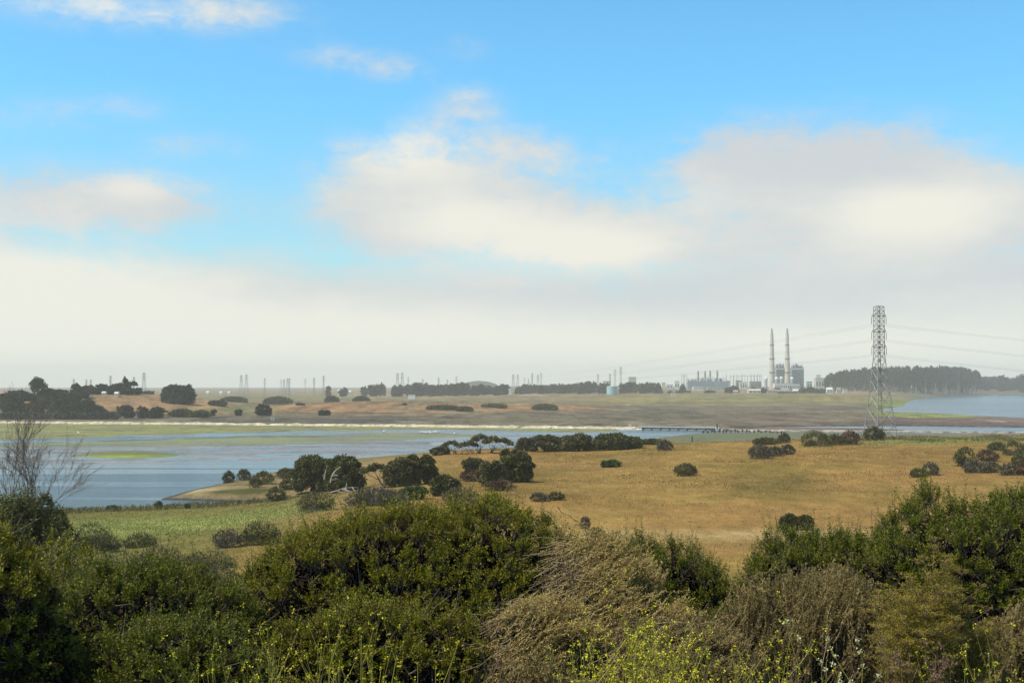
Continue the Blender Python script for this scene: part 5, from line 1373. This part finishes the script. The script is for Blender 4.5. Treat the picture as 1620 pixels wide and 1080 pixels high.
# row of the grove: tops follow its outline
GX = [1300, 1312, 1330, 1350, 1375, 1400, 1430, 1460, 1490, 1510, 1530, 1545, 1556]
GY = [600, 590, 585.5, 582, 580, 577.5, 577, 577.5, 577.5, 578, 581, 585, 592]
gr = np.random.default_rng(77); protos = []
for row, (d, off) in enumerate(((3560, 0), (3640, 4), (3730, 2))):
    for i in range(27):
        px = 1311 + off + i * 8.9 + gr.normal(0, 1.2); d = (3560, 3640, 3730)[row] + np.interp(px, [1475, 1560], [0, 620]); top = np.interp(px, GX, GY) + gr.uniform(-.8, 2.6) + (0 if row else 1.0)
        if len(protos) < 9:
            o = plant(px, top, 0, 15, 'euc', 'tall dark eucalyptus packed in the dense grove behind the steel pylon', 'tree', 'eucalyptus grove behind the pylon', d=d, seed=500 + i)
            protos.append((o, 15, top))
        else:
            src = protos[gr.integers(0, len(protos))][0]; o = copy_tree(src); g = stand(px, d)
            H0 = pos_at(0, [p[2] for p in protos if p[0] is src][0], src.location[1])[2] - src.location[2]
            H = pos_at(px, top, d)[2] - g[2]; k = H / H0
            o.location = [float(v) for v in g]; o.scale = (gr.uniform(.85, 1.15), gr.uniform(.85, 1.15), k); o.rotation_euler = (0, 0, gr.uniform(0, 6.28))
far_row([(1552, 594, 12), (1562, 594, 14), (1572, 595.5, 14), (1583, 592, 14), (1594, 595, 14), (1604, 594, 14), (1613, 593, 13), (1622, 592, 14), (1632, 591, 14), (1558, 598, 14), (1590, 598, 14)], 'trees across the right bay', 'across the bay right of the grove', 4300, 'far')
# low pale hills on the skyline
def hill(px, top, w, d, dep):
    x0 = (px - 810) / F * d; W = w / F * d; zb = ht(x0, d); H = pos_at(px, top, d)[2] - zb
    n = 40; u = np.linspace(-1, 1, n); v = np.linspace(-1, 1, 14); U, V_ = np.meshgrid(u, v)
    z = zb - 2 + (H + 2) * np.exp(-4 * (U * U + V_ * V_) ** 1.5) * (1 + .12 * fbm(U * 4, V_ * 3, int(px))) - 1.5
    P = np.stack([x0 + U * W, d + V_ * dep, z], -1).reshape(-1, 3); i = (np.arange(13)[:, None] * n + np.arange(n - 1)[None]).ravel()
    mb = MB(); mb.add(P, np.stack([i, i + 1, i + n + 1, i + n], 1)); tag(mb.build('hill', M['hillg'], smoothsh=True), kind='structure')
M['hillg'] = solid('hill_scrub', (.05, .055, .035), .95, 0, .3, .02)
hill(757, 602, 56, 5600, 300); hill(35, 614, 60, 7600, 500); hill(740, 606, 90, 5600, 300); hill(1590, 600, 140, 7000, 400); hill(470, 614.5, 220, 8600, 500); hill(250, 615, 200, 8300, 500); hill(900, 608, 160, 7800, 500)

# ---- the power plant
PDIST = 4000.0; K = PDIST / F
def P0(px, d=PDIST): return stand(px, d)
def zof(py, d=PDIST): return pos_at(810, py, d)[2]
def stack(px, label):
    g = P0(px); o = empty('smokestack', g, label, 'chimney', 'twin stacks of the power plant'); H = zof(528) - g[2]
    m = MB(); m.rev([(9.6, -2), (9.0, H * .12), (7.4, H * .45), (5.9, H * .75), (4.7, H)], 24); m.build('shaft', M['conc'], o, smoothsh=True)
    for py in (545.5, 567.5, 589):
        z = zof(py) - g[2]; r0 = np.interp(z / H, [0, .12, .45, .75, 1], [9.6, 9, 7.4, 5.9, 4.7]); m = MB(); m.rev([(r0 + .05, z - 1.9), (r0 + 1.0, z - 1.8), (r0 + 1.0, z + 1.8), (r0 + .05, z + 1.9)], 24, cap=False); m.build('platform', M['dark'], o)
    m = MB(); m.rev([(4.9, H), (4.9, H + 1), (3.3, H + 1.2), (2.6, zof(519.5) - g[2]), (2.0, zof(519.4) - g[2])], 20); m.build('steel_tip', M['tip'], o)
stack(1221.3, 'left of the twin tall concrete smokestacks'); stack(1245.6, 'right of the twin tall concrete smokestacks')
def boiler(px0, px1, top, label, d, cluster):
    px = (px0 + px1) / 2; g = stand(px, d); k = d / F; W = (px1 - px0) * k / 2; r = np.random.default_rng(int(px)); H = zof(top, d) - g[2]
    o = empty('boiler_house', g, label, 'boiler house', 'boiler houses of the power plant')
    m = MB(); m.box(-W, -14, -1, W, 14, H * .80); m.build('casing', M['boiler'], o)
    m = MB(); nx = 8; nz = 9
    for i in range(nx + 1):
        x = -W - .5 + (2 * W + 1) * i / nx
        for y in (-15, 15): m.box(x - .45, y - .45, -1, x + .45, y + .45, H * (.80 + .16 * r.random()))
    for j in range(nz):
        z = H * .80 * (j + 1) / nz
        m.box(-W - .9, -15.6, z - .35, W + .9, -15.0, z + .35); m.box(-W - 1.0, -15.2, z - .3, -W - .5, 15.2, z + .3); m.box(W + .5, -15.2, z - .3, W + 1.0, 15.2, z + .3)
        x = r.uniform(-W, W * .6); m.box(x, -14.9, z + .4, x + W * .35, -14.2, z + H * .055)
    m.build('steel_frame', M['boilerd'], o)
    zb_ = zof(583.5, d) - g[2]; m = MB(); m.box(-W - .6, -16.6, zb_ - 2.0, W * .95, -15.7, zb_ + 1.6); m.build('white_duct', M['white'], o)
    for i in range(cluster):
        x = (-.6 + 1.2 * i / max(1, cluster - 1)) * W; hh = H * r.uniform(.90, 1.0); m = MB(); m.rev([(3.2, H * .80), (3.2, hh - 3), (1.4, hh - 1), (.8, hh)], 10, (x, r.uniform(-8, 4), 0)); m.box(x - 4, -9, H * .86, x + 4, 5, H * .875); m.build('vessel', M['boilerd'], o)
    m = MB(); m.box(W * .5, -8, H * .80, W * .95, 8, H * .86); m.tubes(np.array([[(W * .9, 0, H * .8), (W * .9, 0, H * 1.0)]]), .6, 5); m.tubes(np.array([[(-W * .9, 0, H * .8), (-W * .9, 0, H * .93)]]), .6, 5); m.build('roof_plant', M['boiler'], o)
boiler(1227, 1240, 573, 'grey boiler house between the twin stacks', PDIST + 45, 3)
boiler(1251.5, 1269.5, 573.5, 'larger grey boiler house right of the twin stacks', PDIST + 45, 4)
def simple_building(px0, px1, top, label, mat, d, roof='flat', wins=0, depth=None, cat='building', grp=None, roofmat=None, name='industrial_building', bot=None):
    px = (px0 + px1) / 2; g = stand(px, d); k = d / F; W = (px1 - px0) * k / 2; D = depth or max(W * .7, 4); H = max(zof(top, d) - g[2], 2.5)
    o = empty(name, g, label, cat, grp); rh = H * (.35 if roof == 'gable' else .05)
    m = MB(); m.box(-W, -D, -1.5, W, D, H - rh); m.build('wall', mat, o)
    m = MB()
    if roof == 'gable':
        z0, z1 = H - rh + .003, H; e = .5
        m.add([(-W - e, -D - e, z0), (W + e, -D - e, z0), (W + e, D + e, z0), (-W - e, D + e, z0), (-W - e, 0, z1), (W + e, 0, z1)], [(0, 1, 5, 4), (2, 3, 4, 5)]).add([(-W - e, -D - e, z0), (-W - e, 0, z1), (-W - e, D + e, z0), (W + e, -D - e, z0), (W + e, D + e, z0), (W + e, 0, z1)], [(0, 1, 2), (3, 4, 5)]).add([(-W - e, -D - e, z0), (W + e, -D - e, z0), (W + e, D + e, z0), (-W - e, D + e, z0)], [(3, 2, 1, 0)])
    else: m.box(-W - .4, -D - .4, H - rh + .003, W + .4, D + .4, H)
    m.build('roof', roofmat or mat, o)
    for i in range(wins if wins > 1 else 0):
        x = -W + 2 * W * (i + .5) / wins; ww = W / wins * .5; m = MB(); m.box(x - ww, -D - .12, (H - rh) * .3, x + ww, -D - .003, (H - rh) * .68); m.build('window', M['gwin'], o)
    return o, g, W, D, H
# domed white tanks
for px, top, lab in ((1211.5, 596, 'white domed tank left of the twin stacks'), (1228.3, 596, 'white domed tank just right of the left stack'), (1236, 595.5, 'white domed tank left against the right stack'), (1252.8, 596, 'white domed tank right of the right stack')):
    d = PDIST - 60; g = stand(px, d); H = zof(top, d) - g[2]; o = empty('domed_tank', g, lab, 'tank', 'white domed tanks at the stacks'); R0 = 5.9
    m = MB(); m.rev([(R0 * .8, -1), (R0 * .8, H - R0 * 1.5)], 18); m.build('shell', M['boiler'], o, smoothsh=True)
    m = MB(); a = np.linspace(-.9, math.pi / 2 - .05, 10); m.rev([(R0 * math.cos(t), H - R0 + R0 * math.sin(t)) for t in a], 20); m.build('dome', M['white'], o, smoothsh=True)
simple_building(1224, 1247, 606, 'low white hall in front of the boiler house between the stacks', M['white'], PDIST - 110, wins=7, grp='white halls of the power plant')
simple_building(1248.5, 1264, 607, 'low white hall in front of the larger boiler house', M['white'], PDIST - 105, wins=5, grp='white halls of the power plant')
simple_building(1275.5, 1284, 603, 'pale blue shed right of the larger boiler house', M['paleblue'], PDIST, wins=2)
simple_building(1289, 1306, 597.5, 'cream block at the left end of the eucalyptus grove', M['cream'], PDIST, wins=4)
simple_building(1291, 1297.5, 592.5, 'small tower rising behind the cream block by the grove', M['white'], PDIST + 40, wins=1)
simple_building(1170, 1181, 604, 'white block behind the gantries of the switchyard', M['white'], PDIST - 20, wins=3)
simple_building(1164, 1172.5, 601.5, 'grey block left of the white switchyard block', M['grey'], PDIST + 20, wins=2)
simple_building(1148.5, 1154, 602, 'dark grey box at the left end of the switchyard', M['grey'], PDIST - 20, wins=1)
simple_building(1186, 1203, 603, 'long grey shed at the right end of the switchyard', M['grey'], PDIST + 10, wins=4)
simple_building(1067, 1074.5, 602.5, 'small white block left of the blue generator units', M['white'], PDIST, wins=2)
simple_building(1047, 1052.5, 605, 'narrow pale tower at the far belt end', M['cream'], PDIST, wins=1)
simple_building(1054.5, 1064, 608, 'low white building between the pale tower and the white block', M['white'], PDIST, wins=2)
simple_building(1096, 1112, 611, 'long low white building before the blue generator units', M['white'], PDIST - 160, wins=5)
simple_building(1119, 1131, 612, 'low pale building before the right blue generator unit', M['cream'], PDIST - 150, wins=3)
# combined cycle units: pale blue frames with slim stacks
def unit(px0, px1, top, label, stacks, d=PDIST):
    px = (px0 + px1) / 2; g = stand(px, d); k = d / F; W = (px1 - px0) * k / 2; H = zof(top, d) - g[2]; r = np.random.default_rng(int(px))
    o = empty('generator_unit', g, label, 'power unit', 'blue generator units of the power plant')
    m = MB(); m.box(-W, -10, -1, W, 10, H * .62); m.build('casing', M['paleblue'], o)
    m = MB()
    for i in range(7):
        x = -W + 2 * W * i / 6
        m.box(x - .6, -11.2, -1, x + .6, -10.3, H * r.uniform(.78, 1.0)); m.box(x - .5, 10.3, -1, x + .5, 11.2, H * r.uniform(.7, .95))
    for j in range(4): z = H * (.3 + .18 * j); m.box(-W - .5, -11.9, z, W + .5, -11.25, z + .8)
    for j in range(5): x = r.uniform(-W, W * .7); m.box(x, -8, H * .62, x + W * .3, 6, H * r.uniform(.7, .9))
    m.build('steel_frame', M['boiler'], o)
    for s, stop in stacks:
        x = (s - px) * k; hs = zof(stop, d) - g[2]; m = MB(); m.rev([(2.3, -1), (2.3, hs * .70), (2.9, hs * .72), (2.9, hs * .90), (2.3, hs * .93), (2.2, hs)], 14, (x, -3, 0)); m.build('stack', M['grey'], o, smoothsh=True)
unit(1087, 1101, 597, 'leftmost pale blue generator unit', [])
unit(1101.5, 1112, 596, 'pale blue generator unit under the leftmost slim stack', [(1104.2, 586.5)])
unit(1112.5, 1127, 595, 'pale blue generator unit with two slim stacks', [(1115.2, 586.5), (1123.2, 586)])
unit(1129, 1147, 596, 'rightmost pale blue generator unit with one slim stack', [(1134.5, 585.5)])
# switchyard gantries and masts
for i, (px, top, w) in enumerate([(1149, 590, 0), (1157.5, 592.5, 4.5), (1163, 592, 4.5), (1170, 592, 5), (1176.5, 591, 4), (1185, 592, 5), (1190.5, 591, 4), (1195.5, 591.5, 4), (1200, 591, 3.5), (1204, 590, 0), (1080, 591, 3), (1084.5, 591, 3)]):
    d = PDIST - 30 + 25 * (i % 3); g = stand(px, d); H = zof(top, d) - g[2]; W = w * K / 2; m = MB()
    for x in ((-W, W) if w else (0,)):
        for e in (-.9, .9): m.tubes(np.array([[(x + e, 0, -1), (x, 0, H)]]), .32, 4)
        for j in range(6): z = H * j / 6; m.tubes(np.array([[(x - .9 * (1 - j / 6), 0, z), (x + .9 * (1 - (j + 1) / 6), 0, H * (j + 1) / 6)]]), .2, 4)
    if w: m.box(-W - 3, -.5, H * .86, W + 3, .5, H * .86 + 1.0)
    else: m.box(-4, -.4, H * .8, 4, .4, H * .8 + .7)
    tag(m.build('switchyard_gantry' if w else 'switchyard_mast', M['steel'], None, g), ['slim mast at the left end of the switchyard', *[f"{ORD[q]} gantry from the left in the switchyard left of the stacks" for q in range(8)], 'slim mast at the right end of the switchyard', 'lattice gantry at the left of the blue generator units', 'lattice gantry right beside the one left of the blue units'][i], 'mast' if not w else 'gantry', 'switchyard steelwork')
# teal tank, houses, farm roofs
d = 3000; g = stand(968, d); H = zof(611, d) - g[2]; R0 = 8.3 * d / F
o = empty('water_tank', g, 'wide pale teal storage tank before the far tree belt', 'tank'); m = MB(); m.rev([(R0, -1), (R0, H)], 28); m.build('shell', M['teal'], o, smoothsh=True)
m = MB(); m.rev([(R0 + .2, H + .003), (R0 + .2, H + .3), (R0 * .5, H + 1.0), (.4, H + 1.5)], 28); m.build('roof', M['white'], o)
for a in [(994.5, 1006, 596, 'pale flat roofed factory block rising behind the far belt', M['cream'], 3900, 'flat', 3),
          (954, 966, 602.5, 'long cream roof just above the far belt left of the tall pylons', M['cream'], 3800, 'flat', 3),
          (1183, 1202, 615, 'big cream gabled barn below the left stack', M['cream'], 3000, 'gable', 3),
          (1159, 1167, 617, 'small yellowish shed left of the cream barn', M['tan'], 3000, 'gable', 1),
          (1212, 1226, 615, 'pinkish roofed house below the twin stacks', M['pink'], 3050, 'gable', 3),
          (1226.5, 1240, 616, 'second pinkish roofed house below the right stack', M['pink'], 3050, 'gable', 3),
          (1254, 1262, 615.5, 'small white house below the larger boiler house', M['white'], 3050, 'gable', 2),
          (1307, 1316, 612.5, 'white low house at the left foot of the grove', M['white'], 3100, 'gable', 2),
          (1323, 1329.5, 612.5, 'pinkish house at the foot of the grove', M['pink'], 3100, 'gable', 2),
          (1333, 1340, 615, 'pale shed right of the pinkish house at the grove', M['cream'], 3050, 'flat', 1),
          (1062, 1069, 621, 'cream shed among the small bushes left of the barn', M['cream'], 2700, 'flat', 1),
          (804, 809, 614, 'small white building in the gap of the far belt', M['white'], 3000, 'flat', 1),
          (646, 657, 624, 'low white roof on the field before the far belt', M['white'], 2500, 'flat', 1),
          (535, 542, 616, 'white farm building left of the far belt', M['white'], 3200, 'gable', 1),
          (548, 556, 617, 'pale farm shed left of the first far trees', M['cream'], 3200, 'gable', 1),
          (327, 331, 618.5, 'tiny white house on the left horizon', M['white'], 3600, 'gable', 1),
          (348, 352, 619, 'tiny white house on the left horizon, right of the first', M['white'], 3600, 'gable', 1),
          (361, 364, 619, 'tiny white house nearest the pair of wide pylons', M['white'], 3600, 'gable', 1),
          (135, 142, 619.5, 'pale farm roof between the knoll trees', M['tan'], 1395, 'gable', 1),
          (163, 168, 619, 'pale farm roof under the flat topped cypress', M['white'], 1385, 'gable', 1),
          (183, 188, 619.5, 'pale farm roof below the pointed cypress', M['white'], 1385, 'gable', 1),
          (0, 8, 617, 'brown farm roof at the left edge', M['pink'], 1500, 'gable', 1)]:
    simple_building(a[0], a[1], a[2], a[3], M['cream'] if a[4] is M['pink'] else a[4], a[5], a[6], a[7], None, 'house' if a[6] == 'gable' else 'building', 'small buildings scattered on the plain', a[4], 'house' if a[6] == 'gable' else 'industrial_building')
